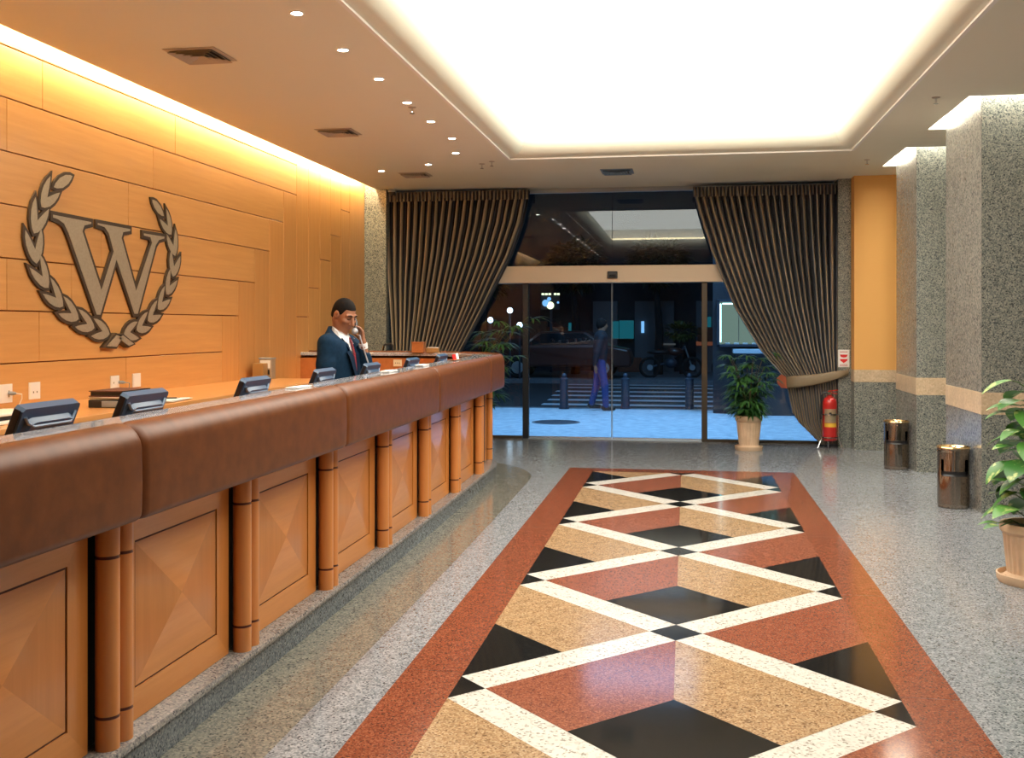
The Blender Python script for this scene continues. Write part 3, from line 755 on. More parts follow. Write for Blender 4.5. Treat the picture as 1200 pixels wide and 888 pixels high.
# upright wooden box at the far side
t = thing('wooden_box', (-3.05, 11.62, 1.272), 'upright reddish wooden box standing on the far side of the counter', 'box')
mb = MB(); mb.bbox((-3.125, 11.57, 1.2605 + zt(12)), (-2.985, 11.68, 1.405), .004, M['wood_red']); mb.build('case', t)
mb = MB(); mb.bbox((-3.13, 11.565, 1.40), (-2.98, 11.685, 1.412), .003, M['wood_red']); mb.build('lid', t)
t = thing('brass_holder', (-2.88, 11.59, 1.272), 'small brass-coloured brochure holder between the wooden box and the farthest monitor', 'holder')
mb = MB(); mb.bbox((-2.95, 11.56, 1.2605 + zt(12)), (-2.80, 11.62, 1.345), .004, M['brass_dull'] if 'brass_dull' in M else M['bronze']); mb.build('body', t)
mb = MB(); mb.box((-2.94, 11.575, 1.34), (-2.81, 11.605, 1.352), M['paper']); mb.build('cards', t)
# outlet on the inner panel of the far run
def outlet(name, c, ax, nrm, w, h, label, holes, mt='white_plastic', group='wall outlets', plug=False):
    """plate centred at c on a wall: ax = horizontal direction, nrm = outward"""
    t = thing(name, c, label, 'outlet', group); ax, nrm, c = Vector(ax), Vector(nrm), Vector(c); up = Vector((0, 0, 1))
    mb = MB(); mb.obox(c + nrm * .004, ax * w / 2, up * h / 2, nrm * .004, M[mt]); mb.build('plate', t)
    mb = MB(); mb.obox(c + nrm * .009, ax * w * .40, up * h * .42, nrm * .0015, M[mt]); mb.build('insert', t)
    for (u, v) in holes:
        mb = MB(); q = c + nrm * .0108 + ax * u * w + up * v * h
        mb.obox(q, ax * .0075, up * .0075, nrm * .0004, M['paper_cream']); mb.obox(q + nrm * .0004, ax * .004, up * .006, nrm * .0004, M['black']); mb.build('socket', t)
    return t
fy = P(L_ARC + .3, -.2105).y
outlet('wall_outlet', (-3.31, fy, 1.165), (1, 0, 0), (0, -1, 0), .10, .078, 'ivory outlet on the inner wood panel at the far side of the counter', [(-.22, 0), (.0, 0), (.22, 0)], 'paper_cream')
fz = 1.145
outlet('wall_outlet', (WX + .001, 6.225, fz), (0, -1, 0), (1, 0, 0), .20, .125, 'wide ivory outlet with a white plug at the left edge of the wood wall', [(-.3, .1), (-.3, -.15)])
outlet('wall_outlet', (WX + .001, 6.57, fz), (0, -1, 0), (1, 0, 0), .122, .118, 'square ivory outlet with two dark sockets right of the wide one', [(-.16, -.08), (.16, -.08)])
outlet('wall_outlet', (WX + .001, 7.60, fz + .005), (0, -1, 0), (1, 0, 0), .122, .10, 'ivory outlet with a grey plug above the binder stack', [(.2, -.05)])
outlet('wall_outlet', (WX + .001, 7.93, fz + .003), (0, -1, 0), (1, 0, 0), .125, .112, 'blank ivory plate without sockets right of the binder stack', [])
for (y, lb, mt, end) in ((6.285, 'white power plug and cord in the wide outlet at the left edge', 'white_plastic', 5.95), (7.655, 'grey power plug and cord above the binder stack', 'grey_plastic', 7.78)):
    t = thing('power_plug', (WX + .02, y, fz), lb, 'plug'); mb = MB()
    mb.tube([(WX + .012, y, fz), (WX + .045, y, fz), (WX + .06, y + .008, fz - .002)], [.014, .013, .007], M['grey_plastic'], 10); mb.build('plug_body', t, True)
    mb = MB(); mb.tube([(WX + .06, y + .008, fz - .002), (WX + .075, y + .045, fz - .008), (WX + .065, y + .06, fz - .04), (WX + .045, y + .05, 1.05)], .004, M['white_plastic'] if mt[0] == 'w' else M['grey_plastic'], 6); mb.build('cord', t, True)

# ------------------------------------------------------------------ chair behind the far counter
t = thing('office_chair', (-3.9, 13.1, 0), 'chair with black arms and chrome frame behind the far side of the counter', 'chair')
mb = MB(); mb.bbox((-4.12, 12.95, .42), (-3.68, 13.4, .5), .03, M['black'], 3); mb.build('seat', t, 30)
mb = MB(); mb.bbox((-4.1, 13.38, .55), (-3.7, 13.45, 1.2), .03, M['black'], 3); mb.build('backrest', t, 30)
for s in (-4.11, -3.69):
    mb = MB(); mb.tube([(s, 12.98, 0), (s, 12.98, .66)], .012, M['chrome'], 8); mb.build('leg', t, True)
    mb = MB(); mb.tube([(s, 13.42, 0), (s, 13.42, 1.2)], .012, M['chrome'], 8); mb.build('leg', t, True)
    mb = MB(); mb.tube([(s, 12.96, .66), (s, 13.44, .68)], .018, M['black'], 8); mb.build('armrest', t, True)
mb = MB(); mb.tube([(-3.98, 13.2, .9), (-3.965, 13.2, 1.25), (-3.945, 13.2, 1.33)], .014, M['chrome'], 8)
mb.tube([(-3.945, 13.2, 1.33), (-3.93, 13.2, 1.35), (-3.84, 13.2, 1.355), (-3.825, 13.2, 1.34), (-3.82, 13.2, 1.2), (-3.82, 13.36, .9)], .014, M['black'], 8)
mb.tube([(-3.98, 13.2, .9), (-3.98, 13.36, .85)], .014, M['chrome'], 8); mb.build('push_handle', t, True)

# ------------------------------------------------------------------ wall emblem
EMB = thing('wall_emblem', (WX, 7.6, 2.0), 'large bronze letter W inside a laurel wreath on the wood wall', 'emblem')
Wp = [(6.759, 2.4), (7.248, 2.395), (7.248, 2.374), (7.156, 2.353), (7.131, 2.311), (7.385, 1.882), (7.556, 2.188), (7.486, 2.323), (7.427, 2.366), (7.33, 2.375), (7.33, 2.396), (7.809, 2.393), (7.809, 2.37), (7.7, 2.351), (7.679, 2.305), (7.9, 1.893), (8.152, 2.305), (8.125, 2.346), (8.018, 2.352), (8.018, 2.377), (8.369, 2.378), (8.369, 2.356), (8.273, 2.334), (8.222, 2.287), (7.925, 1.695), (7.871, 1.694), (7.6, 2.121), (7.372, 1.681), (7.317, 1.681), (6.948, 2.279), (6.893, 2.342), (6.823, 2.366), (6.759, 2.373)]
def offset_poly(pl, d):
    n = len(pl); A2 = sum(pl[i][0] * pl[(i + 1) % n][1] - pl[(i + 1) % n][0] * pl[i][1] for i in range(n)); sg = 1 if A2 > 0 else -1; out = []
    for i in range(n):
        p, q, r = Vector(pl[i - 1]), Vector(pl[i]), Vector(pl[(i + 1) % n]); e1, e2 = (q - p).normalized(), (r - q).normalized()
        n1, n2 = Vector((e1.y, -e1.x)) * sg, Vector((e2.y, -e2.x)) * sg; b = (n1 + n2)
        b = b.normalized() if b.length > 1e-4 else n1
        k = d / max(.42, b.dot(n1)); out.append((q.x + b.x * k, q.y + b.y * k))
    return out
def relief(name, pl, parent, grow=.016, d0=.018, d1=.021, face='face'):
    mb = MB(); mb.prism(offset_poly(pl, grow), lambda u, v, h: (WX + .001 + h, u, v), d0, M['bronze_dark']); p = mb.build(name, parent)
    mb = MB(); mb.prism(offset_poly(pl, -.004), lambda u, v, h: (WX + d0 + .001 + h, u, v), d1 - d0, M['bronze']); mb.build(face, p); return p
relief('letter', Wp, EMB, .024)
def leafpair(b, t, n, L, Wd, single=False):
    """tulip of two leaves: base b, direction t, across n (wall plane)"""
    def q(u, v): return (b[0] + t[0] * u * L + n[0] * v * Wd, b[1] + t[1] * u * L + n[1] * v * Wd)
    if single: pts = [(0, 0), (.15, -.2), (.4, -.34), (.7, -.30), (.9, -.14), (1, 0), (.9, .16), (.7, .30), (.4, .32), (.15, .18)]
    else: pts = [(0, 0), (.12, -.2), (.34, -.38), (.6, -.48), (.85, -.50), (1.10, -.44), (.92, -.28), (.72, -.14), (.50, 0), (.72, .14), (.92, .28), (1.10, .44), (.85, .50), (.6, .48), (.34, .38), (.12, .2)]
    return [q(u, v) for u, v in pts]
LBr = [(7.50, 1.533), (7.337, 1.565), (7.089, 1.644), (6.87, 1.744), (6.704, 1.872), (6.584, 1.997), (6.537, 2.139), (6.545, 2.268), (6.597, 2.386), (6.677, 2.509), (6.786, 2.605), (6.965, 2.687)]
RBr = [(7.70, 1.533), (7.882, 1.554), (8.105, 1.65), (8.321, 1.781), (8.472, 1.946), (8.556, 2.093), (8.568, 2.227), (8.526, 2.367), (8.431, 2.501), (8.333, 2.581), (8.202, 2.652)]
def resample(pl, n):
    d = [0.]
    for a, b in zip(pl[:-1], pl[1:]): d.append(d[-1] + math.dist(a, b))
    out = []
    for i in range(n + 1):
        s = d[-1] * i / n; k = max(j for j in range(len(d)) if d[j] <= s + 1e-9); k = min(k, len(pl) - 2); f = (s - d[k]) / (d[k + 1] - d[k])
        out.append((pl[k][0] + (pl[k + 1][0] - pl[k][0]) * f, pl[k][1] + (pl[k + 1][1] - pl[k][1]) * f))
    return out
for nm, br in (('left', LBr), ('right', RBr)):
    pts = resample(br, 9)
    bm_ = MB(); faces = []
    for i in range(9):
        a, b = pts[i], pts[i + 1]; t = Vector((b[0] - a[0], b[1] - a[1])); L = t.length; t.normalize(); n = Vector((-t.y, t.x))
        f = 1.0 - .25 * abs(t.x)
        pl = leafpair(a, t, n, L * (1.10 if i < 8 else 1.25), .215 * f if i < 8 else .13, i == 8)
        h = .012 + .001 * (9 - i)
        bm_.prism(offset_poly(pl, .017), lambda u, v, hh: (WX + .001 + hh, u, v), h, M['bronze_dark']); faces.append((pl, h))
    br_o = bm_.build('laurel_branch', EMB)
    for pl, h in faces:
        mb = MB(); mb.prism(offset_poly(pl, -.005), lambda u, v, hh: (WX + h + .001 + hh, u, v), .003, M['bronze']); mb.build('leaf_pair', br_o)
for pl in ([(7.555, 1.53), (7.411, 1.437), (7.555, 1.428), (7.645, 1.505)], [(7.565, 1.503), (7.735, 1.433), (7.82, 1.451), (7.648, 1.525)]):
    relief('ribbon_tail', pl, EMB, .012, .045, .051)
# ------------------------------------------------------------------ curtains
def curtain(name, label, cx, xl_pts, xr_pts, ztop, hem, nf, y0, seed, waist=None):
    """xl_pts / xr_pts: (z, x) of the two edges; hem(s) gives the bottom"""
    t = thing(name, (cx, y0, 0), label, 'curtain'); rr = random.Random(seed)
    ns, nz = nf * 12, 46
    ph = [rr.uniform(-.5, .5) for _ in range(nf + 2)]; am = [rr.uniform(.75, 1.25) for _ in range(nf + 2)]
    def ip(pts, z): return float(np.interp(z, [p[0] for p in pts], [p[1] for p in pts]))
    mb = MB(); vs = []; fs = []
    for j in range(nz + 1):
        for i in range(ns + 1):
            s = i / ns; zb = hem(s); v = j / nz; z = ztop + (zb - ztop) * v
            xa, xb = ip(xl_pts, z), ip(xr_pts, z); wd = xb - xa
            u = s * nf; k = int(u); f = u - k
            wob = .10 * math.sin(2.1 * z + ph[k] * 6) * min(1, (ztop - z) / .5)
            sx = (u + wob * math.sin(PI * f)) / nf
            A = min(.09, wd / nf * 1.0) * ((am[k] * (1 - f) + am[k + 1] * f)) * (.55 + .45 * min(1, (ztop - z) / .35))
            yy = y0 - A * math.sin(2 * PI * (f + .0)) * 1.0 - .25 * A * math.sin(4 * PI * f + ph[k])
            if waist: yy += -.05 * math.exp(-((z - waist) / .5) ** 2)
            vs.append((xa + wd * sx, yy, z))
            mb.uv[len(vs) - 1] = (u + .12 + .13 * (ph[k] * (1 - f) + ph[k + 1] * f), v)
    for j in range(nz):
        for i in range(ns): fs.append((j * (ns + 1) + i, j * (ns + 1) + i + 1, (j + 1) * (ns + 1) + i + 1, (j + 1) * (ns + 1) + i))
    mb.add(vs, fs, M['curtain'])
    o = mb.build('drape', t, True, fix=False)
    md = o.modifiers.new('thickness', 'SOLIDIFY'); md.thickness = .004
    # gathered heading
    mb = MB(); vs = []; fs = []; xa, xb = ip(xl_pts, ztop), ip(xr_pts, ztop); n2 = nf * 16
    for j in range(4):
        for i in range(n2 + 1):
            s = i / n2; u = s * nf
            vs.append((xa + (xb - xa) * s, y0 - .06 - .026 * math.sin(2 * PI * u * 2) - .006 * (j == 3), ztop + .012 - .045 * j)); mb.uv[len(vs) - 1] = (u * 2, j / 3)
    for j in range(3):
        for i in range(n2): fs.append((j * (n2 + 1) + i, j * (n2 + 1) + i + 1, (j + 1) * (n2 + 1) + i + 1, (j + 1) * (n2 + 1) + i))
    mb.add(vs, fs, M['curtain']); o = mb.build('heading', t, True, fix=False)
    md = o.modifiers.new('thickness', 'SOLIDIFY'); md.thickness = .003
    mb = MB(); mb.tube([(xa, y0, ztop + .018), (xb, y0, ztop + .018)], .009, M['frame_grey'], 8); mb.build('rail', t, True)
    return t
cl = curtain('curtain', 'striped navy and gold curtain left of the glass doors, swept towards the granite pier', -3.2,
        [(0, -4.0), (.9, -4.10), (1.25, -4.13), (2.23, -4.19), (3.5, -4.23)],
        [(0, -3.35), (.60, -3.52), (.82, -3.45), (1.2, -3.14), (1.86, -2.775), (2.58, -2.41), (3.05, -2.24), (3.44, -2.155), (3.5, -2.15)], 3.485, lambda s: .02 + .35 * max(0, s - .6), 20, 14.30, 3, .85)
mb = MB(); mb.tube([(-3.42, 14.20, .80), (-3.6, 14.15, .84), (-3.95, 14.16, .93), (-4.12, 14.25, .99)], [.05, .055, .05, .03], M['tieback'], 10); mb.build('tieback', cl, True)
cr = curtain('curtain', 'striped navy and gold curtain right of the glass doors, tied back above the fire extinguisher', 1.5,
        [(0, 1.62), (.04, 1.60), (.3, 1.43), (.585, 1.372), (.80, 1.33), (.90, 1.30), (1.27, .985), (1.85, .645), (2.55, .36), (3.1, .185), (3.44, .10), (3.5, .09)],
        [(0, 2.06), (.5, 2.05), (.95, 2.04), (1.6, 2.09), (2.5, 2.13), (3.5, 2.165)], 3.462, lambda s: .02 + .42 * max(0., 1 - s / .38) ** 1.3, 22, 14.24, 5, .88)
# tieback: a flat band round the waist of the drape
mb = MB(); pts = [(1.315, 14.12, .845), (1.45, 14.08, .86), (1.65, 14.065, .885), (1.85, 14.055, .925), (1.98, 14.045, .96), (2.10, 14.05, .99)]
hs = [.082, .08, .074, .064, .052, .03]; vs = []; fs = []
for (x, y, z), h in zip(pts, hs):
    for k in range(7):
        q = -1 + k / 3; vs.append((x, y - .012 * (1 - q * q), z + q * h))
for i in range(5):
    for k in range(6): fs.append((i * 7 + k, i * 7 + k + 1, (i + 1) * 7 + k + 1, (i + 1) * 7 + k))
mb.add(vs, fs, M['tieback']); o = mb.build('tieback', cr, True, label='khaki tieback band'); md = o.modifiers.new('thickness', 'SOLIDIFY'); md.thickness = .012
M['russet'] = mat('russet_cloth', (.36, .075, .025), .6)
mb = MB(); mb.prism([(1.19, .90), (1.25, .955), (1.31, .925), (1.325, .77), (1.25, .775), (1.20, .83)], lambda u, v, h: (u, 14.16 - h, v), .05, M['russet']); mb.build('tieback_end', cr, label='russet end of the tieback')

# ------------------------------------------------------------------ ceiling fittings
M['lamp'] = emission('downlight_lamp', (1., .95, .86), 60.)
dl = thing('recessed_downlight', (0, 0, 0), 'x', 'ceiling light', 'recessed downlights above the counter')
mb = MB(); mb.lathe([(.046, -.001), (.046, -.006), (.056, -.007), (.058, -.004), (.058, 0)], M['white_paint'], seg=24); mb.build('trim_ring', dl, True)
mb = MB(); mb.lathe([(.0, -.004), (.028, -.004), (.045, -.003)], M['lamp'], seg=20); mb.build('lens', dl, True)
spots = [(-2.367, 6.063, 'nearest recessed downlight at the top edge of the photo, left of the tray'), (-2.365, 6.923, 'second recessed downlight along the tray from the top edge'),
         (-2.366, 7.785, 'third recessed downlight along the tray from the top edge'), (-2.375, 8.65, 'fourth recessed downlight along the tray, beside a sprinkler'),
         (-2.375, 9.49, 'fifth recessed downlight along the tray from the top edge'), (-2.376, 10.385, 'last recessed downlight of the straight row beside the tray'),
         (-2.535, 11.268, 'first recessed downlight where the row bends towards the wood wall'), (-3.038, 12.018, 'middle recessed downlight of the bend, next to the far square vent'),
         (-3.741, 12.418, 'last recessed downlight of the bend, nearest the left curtain')]
back = [(-2.366, 5.2 - .862 * i, 'recessed downlight of the counter row seen only as a reflection in the glass') for i in range(7)]
ld = bpy.data.lights.new('downlight_beam', 'SPOT'); ld.energy = 42; ld.spot_size = math.radians(95); ld.spot_blend = .9; ld.color = (1, .88, .70); ld.shadow_soft_size = .05
lo = bpy.data.objects.new('downlight_beam', ld); COL.objects.link(lo); lo.location = (0, 0, -.02); lo.parent = dl
for i, (x, y, lb) in enumerate(spots + back):
    o = dl if i == 0 else copy_tree(dl); put(o, (x, y, CZ), 0, lb, (.78, .78, 1))
    if i >= len(spots): o['group'] = 'reflected downlights'
# square four-way air vents
M['vent'] = mat('vent_enamel', (.50, .43, .35), .5)
def vent(loc, sx, sy, label, m, rings=4):
    t = thing('air_vent', loc, label, 'air vent', 'ceiling air vents')
    def ring(hx, hy, wd, z0, z1, mt, name):
        mb = MB(); o = [(-hx, -hy), (hx, -hy), (hx, hy), (-hx, hy)]; i_ = [(-hx + wd, -hy + wd), (hx - wd, -hy + wd), (hx - wd, hy - wd), (-hx + wd, hy - wd)]
        vs = [(loc[0] + x, loc[1] + y, loc[2] + z0) for x, y in o] + [(loc[0] + x, loc[1] + y, loc[2] + z1) for x, y in i_]
        vs += [(p[0], p[1], p[2] + .003) for p in vs]
        fs = [(k, (k + 1) % 4, 4 + (k + 1) % 4, 4 + k) for k in range(4)] + [(8 + k, 12 + k, 12 + (k + 1) % 4, 8 + (k + 1) % 4) for k in range(4)] + [(k, 8 + k, 8 + (k + 1) % 4, (k + 1) % 4) for k in range(4)] + [(4 + k, 4 + (k + 1) % 4, 12 + (k + 1) % 4, 12 + k) for k in range(4)]
        mb.add(vs, fs, mt); return mb.build(name, t)
    mb = MB(); mb.box((loc[0] - sx / 2 + .01, loc[1] - sy / 2 + .01, loc[2] - .004), (loc[0] + sx / 2 - .01, loc[1] + sy / 2 - .01, loc[2] - .001), M['black']); mb.build('backing', t)
    ring(sx / 2, sy / 2, .03, -.006, -.012, m, 'frame')
    for k in range(rings):
        f = (k + 1) / (rings + 1); hx, hy = sx / 2 * (1 - f) + .012, sy / 2 * (1 - f) + .012; ring(hx, hy, min(.03, hx * .8, hy * .8), -.026, -.007, m, 'louvre')
    return t
vent((-3.41, 6.885, CZ), .385, .385, 'near square air vent in the ceiling between the wood wall and the downlights', M['vent'])
vent((-3.41, 9.85, CZ), .375, .36, 'middle square air vent in the ceiling along the wood wall', M['vent'])
vent((-3.40, 12.78, CZ), .37, .34, 'far square air vent in the ceiling before the left curtain', M['vent'])
M['vent_blue'] = mat('blue_grey_vent_enamel', (.17, .26, .36), .4)
vent((-.845, 12.95, CZ), .40, .42, 'blue-grey air vent in the ceiling before the glass doors', M['vent_blue'])
# sprinklers and the small dome camera
def sprinkler(x, y, label):
    t = thing('ceiling_sprinkler', (x, y, CZ), label, 'sprinkler', 'ceiling sprinklers'); mb = MB()
    mb.lathe([(0, -.008), (.03, -.007), (.036, 0)], M['vent'], (x, y, CZ), 20); mb.build('escutcheon', t, True)
    mb = MB(); mb.tube([(x, y, CZ - .006), (x, y, CZ - .05)], .009, M['chrome'], 10); mb.lathe([(0, -.05), (.02, -.052), (.022, -.056), (0, -.058)], M['chrome'], (x, y, CZ), 16); mb.build('head', t, True)
sprinkler(2.085, 9.20, 'sprinkler in the ceiling before the nearer lit pillar'); sprinkler(2.077, 12.52, 'sprinkler in the ceiling before the farther pillar')
sprinkler(-2.385, 8.85, 'sprinkler beside the fourth downlight left of the tray'); sprinkler(-2.40, 12.09, 'sprinkler left of the far tray corner'); sprinkler(-2.25, 11.93, 'small sprinkler nearest the far left tray corner')
t = thing('dome_camera', (-4.1, 14.12, CZ), 'small grey dome camera at the ceiling corner above the left curtain', 'camera'); mb = MB()
mb.lathe([(0, 0), (.06, 0), (.062, -.03), (.05, -.045)], M['grey_plastic'], (-4.1, 14.12, CZ), 20); mb.build('housing', t, True)
mb = MB(); mb.lathe([(.05, -.045), (.042, -.075), (.022, -.09), (0, -.094)], M['black'], (-4.1, 14.12, CZ), 20); mb.build('dome', t, True)
t = thing('wall_sensor', (-1.0, GY - .1, 2.31), 'black motion sensor on the beige beam above the glass doors', 'sensor'); mb = MB()
mb.bbox((-1.075, GY - .15, 2.255), (-.935, GY - .101, 2.355), .01, M['black'], 2); mb.build('housing', t)
mb = MB(); mb.bbox((-1.05, GY - .156, 2.27), (-.96, GY - .148, 2.31), .004, M['screen']); mb.build('lens', t)

# ------------------------------------------------------------------ fire extinguisher, stand, sign
ex, ey = 1.85, 13.96
t = thing('extinguisher_stand', (ex, ey, 0), 'thin metal stand holding the red fire extinguisher', 'stand')
mb = MB(); mb.lathe([(.105, .14), (.11, .14), (.11, .155), (.105, .155), (.105, .14)], M['chrome'], (ex, ey, 0), 28); mb.build('hoop', t, True)
for k, (dx, dy) in enumerate(((-.155, -.05), (.155, -.05), (0, .15))):
    mb = MB(); f = .107 / math.hypot(dx, dy); mb.tube([(ex + dx * f, ey + dy * f, .45), (ex + dx * f, ey + dy * f, .15), (ex + dx, ey + dy, .012), (ex + dx * 1.12, ey + dy * 1.12, .008)], .008, M['chrome'], 8); mb.build('leg', t, True)
mb = MB(); mb.lathe([(.105, .44), (.11, .44), (.11, .455), (.105, .455), (.105, .44)], M['chrome'], (ex, ey, 0), 28); mb.build('upper_hoop', t, True)
t = thing('fire_extinguisher', (ex, ey, .09), 'red fire extinguisher in a stand below the right curtain tieback', 'fire extinguisher')
mb = MB(); mb.lathe([(0, .10), (.075, .10), (.088, .112), (.09, .125), (.09, .58), (.086, .615), (.07, .65), (.045, .672), (.028, .68), (.026, .70)], M['red'], (ex, ey, 0), 32); mb.build('cylinder', t, 30)
mb = MB(); mb.lathe([(.0912, .34), (.0918, .34), (.0918, .52), (.0912, .52)], M['silver_label'], (ex, ey, 0), 24, a0=-2.5, a1=-.6); mb.lathe([(.0916, .285), (.092, .285), (.092, .335), (.0916, .335)], M['yellow'], (ex, ey, 0), 24, a0=-2.5, a1=-.6); mb.lathe([(.0921, .45), (.0924, .45), (.0924, .475), (.0921, .475)], M['black'], (ex, ey, 0), 6, a0=-1.8, a1=-1.45); mb.build('label', t, label='silver and yellow label')
mb = MB(); mb.lathe([(.02, .70), (.03, .705), (.03, .73), (.018, .735), (.018, .76), (0, .762)], M['brass'], (ex, ey, 0), 18); mb.build('valve', t, True)
mb = MB(); mb.obox((ex + .04, ey - .02, .755), (.06, -.02, .01), (.004, .012, 0), (0, 0, .006), M['red']); mb.build('lever', t)
mb = MB(); mb.obox((ex + .035, ey - .02, .725), (.055, -.018, -.012), (.004, .012, 0), (0, 0, .005), M['red']); mb.build('carry_handle', t)
mb = MB(); mb.lathe([(0, -.01), (.02, -.01), (.02, .01), (0, .01)], M['chrome'], (ex - .01, ey - .035, .72), 14, axis='y'); mb.build('gauge', t, True)
mb = MB(); mb.tube([(ex - .02, ey, .72), (ex - .07, ey - .01, .735), (ex - .105, ey - .02, .69), (ex - .112, ey - .02, .55), (ex - .105, ey - .02, .38)], [.012, .012, .012, .012, .016], M['black'], 8); mb.build('hose', t, True)
sx, sy, sz = 2.045, 14.098, 1.17
t = thing('extinguisher_sign', (sx, sy, sz), 'white sign with a red arrow on the granite above the extinguisher', 'sign')
mb = MB(); mb.bbox((sx - .072, sy - .006, sz - .115), (sx + .072, sy, sz + .115), .002, M['paper'], 1); mb.build('plate', t)
def flat(pl, m, name, d=.0012): mb = MB(); mb.prism(pl, lambda u, v, h: (sx + u, sy - .0062 - h, sz + v), d, m); mb.build(name, t)
flat([(-.05, .05), (.05, .05), (.036, .018), (.0, .010), (-.036, .018)], M['sign_red'], 'arrow_tail')
flat([(-.05, -.008), (.05, -.008), (.042, -.03), (.0, -.062), (-.042, -.03)], M['sign_red'], 'arrow_head')
M['sign_text'] = mat('faded_red_print', (.55, .16, .16), .6)
def letters(z, n, h, m):
    mb = MB(); rr = random.Random(n); w = .098 / n
    for k in range(n):
        u = -.049 + k * w; mb.box((sx + u, sy - .0075, sz + z), (sx + u + w * .72, sy - .0062, sz + z + h), m)
    return mb
mb = letters(.078, 9, .014, M['sign_text']); mb.build('upper_print', t); mb = letters(-.086, 9, .010, M['sign_text']); mb.build('lower_print', t)
mb = letters(-.102, 11, .009, M['sign_text']); mb.build('bottom_print', t)

# ------------------------------------------------------------------ ashtray bins
def bin_(loc, label, r=.133, H=.53, face=-PI / 2 - .12):
    t = thing('ashtray_bin', loc, label, 'trash bin', 'ashtray bins by the pillars'); x, y, z = loc
    mb = MB(); na, nz = 64, 40; vs = []; fs = []
    zs = [.004 + (H - .045) * k / nz for k in range(nz + 1)]
    for zz in zs:
        for i in range(na):
            a = 2 * PI * i / na; rr = r * (1 if zz > .02 else .97); vs.append((x + rr * math.cos(a), y + rr * math.sin(a), z + zz))
    def cutq(a, zz):
        d = (a - face + PI) % (2 * PI) - PI; return abs(d) < .98 and H * .545 < zz < H * .80
    for k in range(nz):
        for i in range(na):
            if cutq(2 * PI * (i + .5) / na, (zs[k] + zs[k + 1]) / 2): continue
            fs.append((k * na + i, k * na + (i + 1) % na, (k + 1) * na + (i + 1) % na, (k + 1) * na + i))
    mb.add(vs, fs, M['steel']); mb.build('shell', t, True)
    mb = MB(); mb.lathe([(r * .87, H * .60), (r * .87, H * .90)], M['steel'], loc, 40); mb.build('inner_liner', t, 30)
    mb = MB(); mb.lathe([(r * .96, .0), (r * .96, .53 * H), (r * .88, .56 * H), (r * .88, .61 * H), (0, .61 * H)], M['black'], loc, 32); mb.build('liner_floor', t, 30)
    mb = MB(); mb.lathe([(r, H - .045), (r * 1.03, H - .043), (r * 1.03, H - .034), (r, H - .032), (r, H - .022), (r * 1.03, H - .02), (r * 1.035, H - .012), (r * 1.0, H - .008)], M['steel'], loc, 40); mb.build('neck_ring', t, 30)
    mb = MB(); mb.lathe([(r * 1.0, H - .010), (r * 1.05, H - .006), (r * 1.06, H), (r * 1.03, H + .006), (r * .97, H + .004), (r * .93, H - .006), (r * .75, H - .018), (0, H - .02)], M['brass'], loc, 40); mb.build('ashtray', t, 40, label='brass ashtray top')
    return t
bin_((2.33, 9.64, 0), 'polished ashtray bin with brass rim against the nearer pillar'); bin_((2.325, 12.12, 0), 'polished ashtray bin with brass rim beside the farther pillar')

# ------------------------------------------------------------------ potted plants
def pot(t, c, rt, rb, h, ribs, saucer=True):
    x, y, z = c; z0 = z + (.035 if saucer else 0)
    if saucer:
        mb = MB(); mb.lathe([(0, .0), (rb * 1.32, .0), (rb * 1.40, .018), (rb * 1.42, .055), (rb * 1.36, .058), (rb * 1.30, .028), (0, .026)], M['terracotta'], c, 48); mb.build('saucer', t, 30)
    def rib(a, zz): return 1 + (.018 * math.cos(ribs * a) if .12 * h < zz - z0 + z < .78 * h and ribs else 0)
    P0 = [(0, 0), (rb * 1.08, 0), (rb * 1.1, .03 * h), (rb * 1.0, .08 * h)]
    P0 += [(rb + (rt * .93 - rb) * f, h * (.12 + .66 * f)) for f in np.linspace(0, 1, 8)]
    P0 += [(rt * .93, .80 * h), (rt * .97, .82 * h), (rt * 1.04, .86 * h), (rt * 1.05, .96 * h), (rt * 1.02, h), (rt * .93, h), (rt * .9, .9 * h)]
    mb = MB(); vs_p = [(r, zz + (z0 - z)) for r, zz in P0]; mb.lathe(vs_p, M['terracotta'], c, 144 if ribs else 48, rib=lambda a, zz: 1 + (.02 * math.cos(ribs * a) if .1 * h < zz - (z0 - z) < .79 * h else 0)); mb.build('pot', t, 35)
    mb = MB(); mb.lathe([(rt * .91, .90 * h), (rt * .5, .93 * h), (0, .94 * h)], M['soil'], (x, y, z0), 24); mb.build('soil', t, True)
    return z0 + .93 * h
def blade(mb, p, d, L, Wd, droop, m, n=5, fold=.25, shape=None):
    """one leaf: starts at p, direction d, bends down by droop"""
    p = Vector(p); d = Vector(d).normalized(); side = d.cross(Vector((0, 0, 1)))
    side = side.normalized() if side.length > .05 else Vector((1, 0, 0)); vs = []; fs = []
    prof = shape or [.12, .75, 1., .8, .42, .0]
    for i in range(n + 1):
        f = i / n; w = Wd * np.interp(f, np.linspace(0, 1, len(prof)), prof) / 2
        up = side.cross(d).normalized()
        vs += [p - side * w + up * w * fold, p.copy(), p + side * w + up * w * fold]
        p = p + d * (L / n); d = (d + Vector((0, 0, -droop / n))).normalized()
    for i in range(n):
        a = i * 3; fs += [(a, a + 1, a + 4, a + 3), (a + 1, a + 2, a + 5, a + 4)]
    mb.add(vs, fs, m)
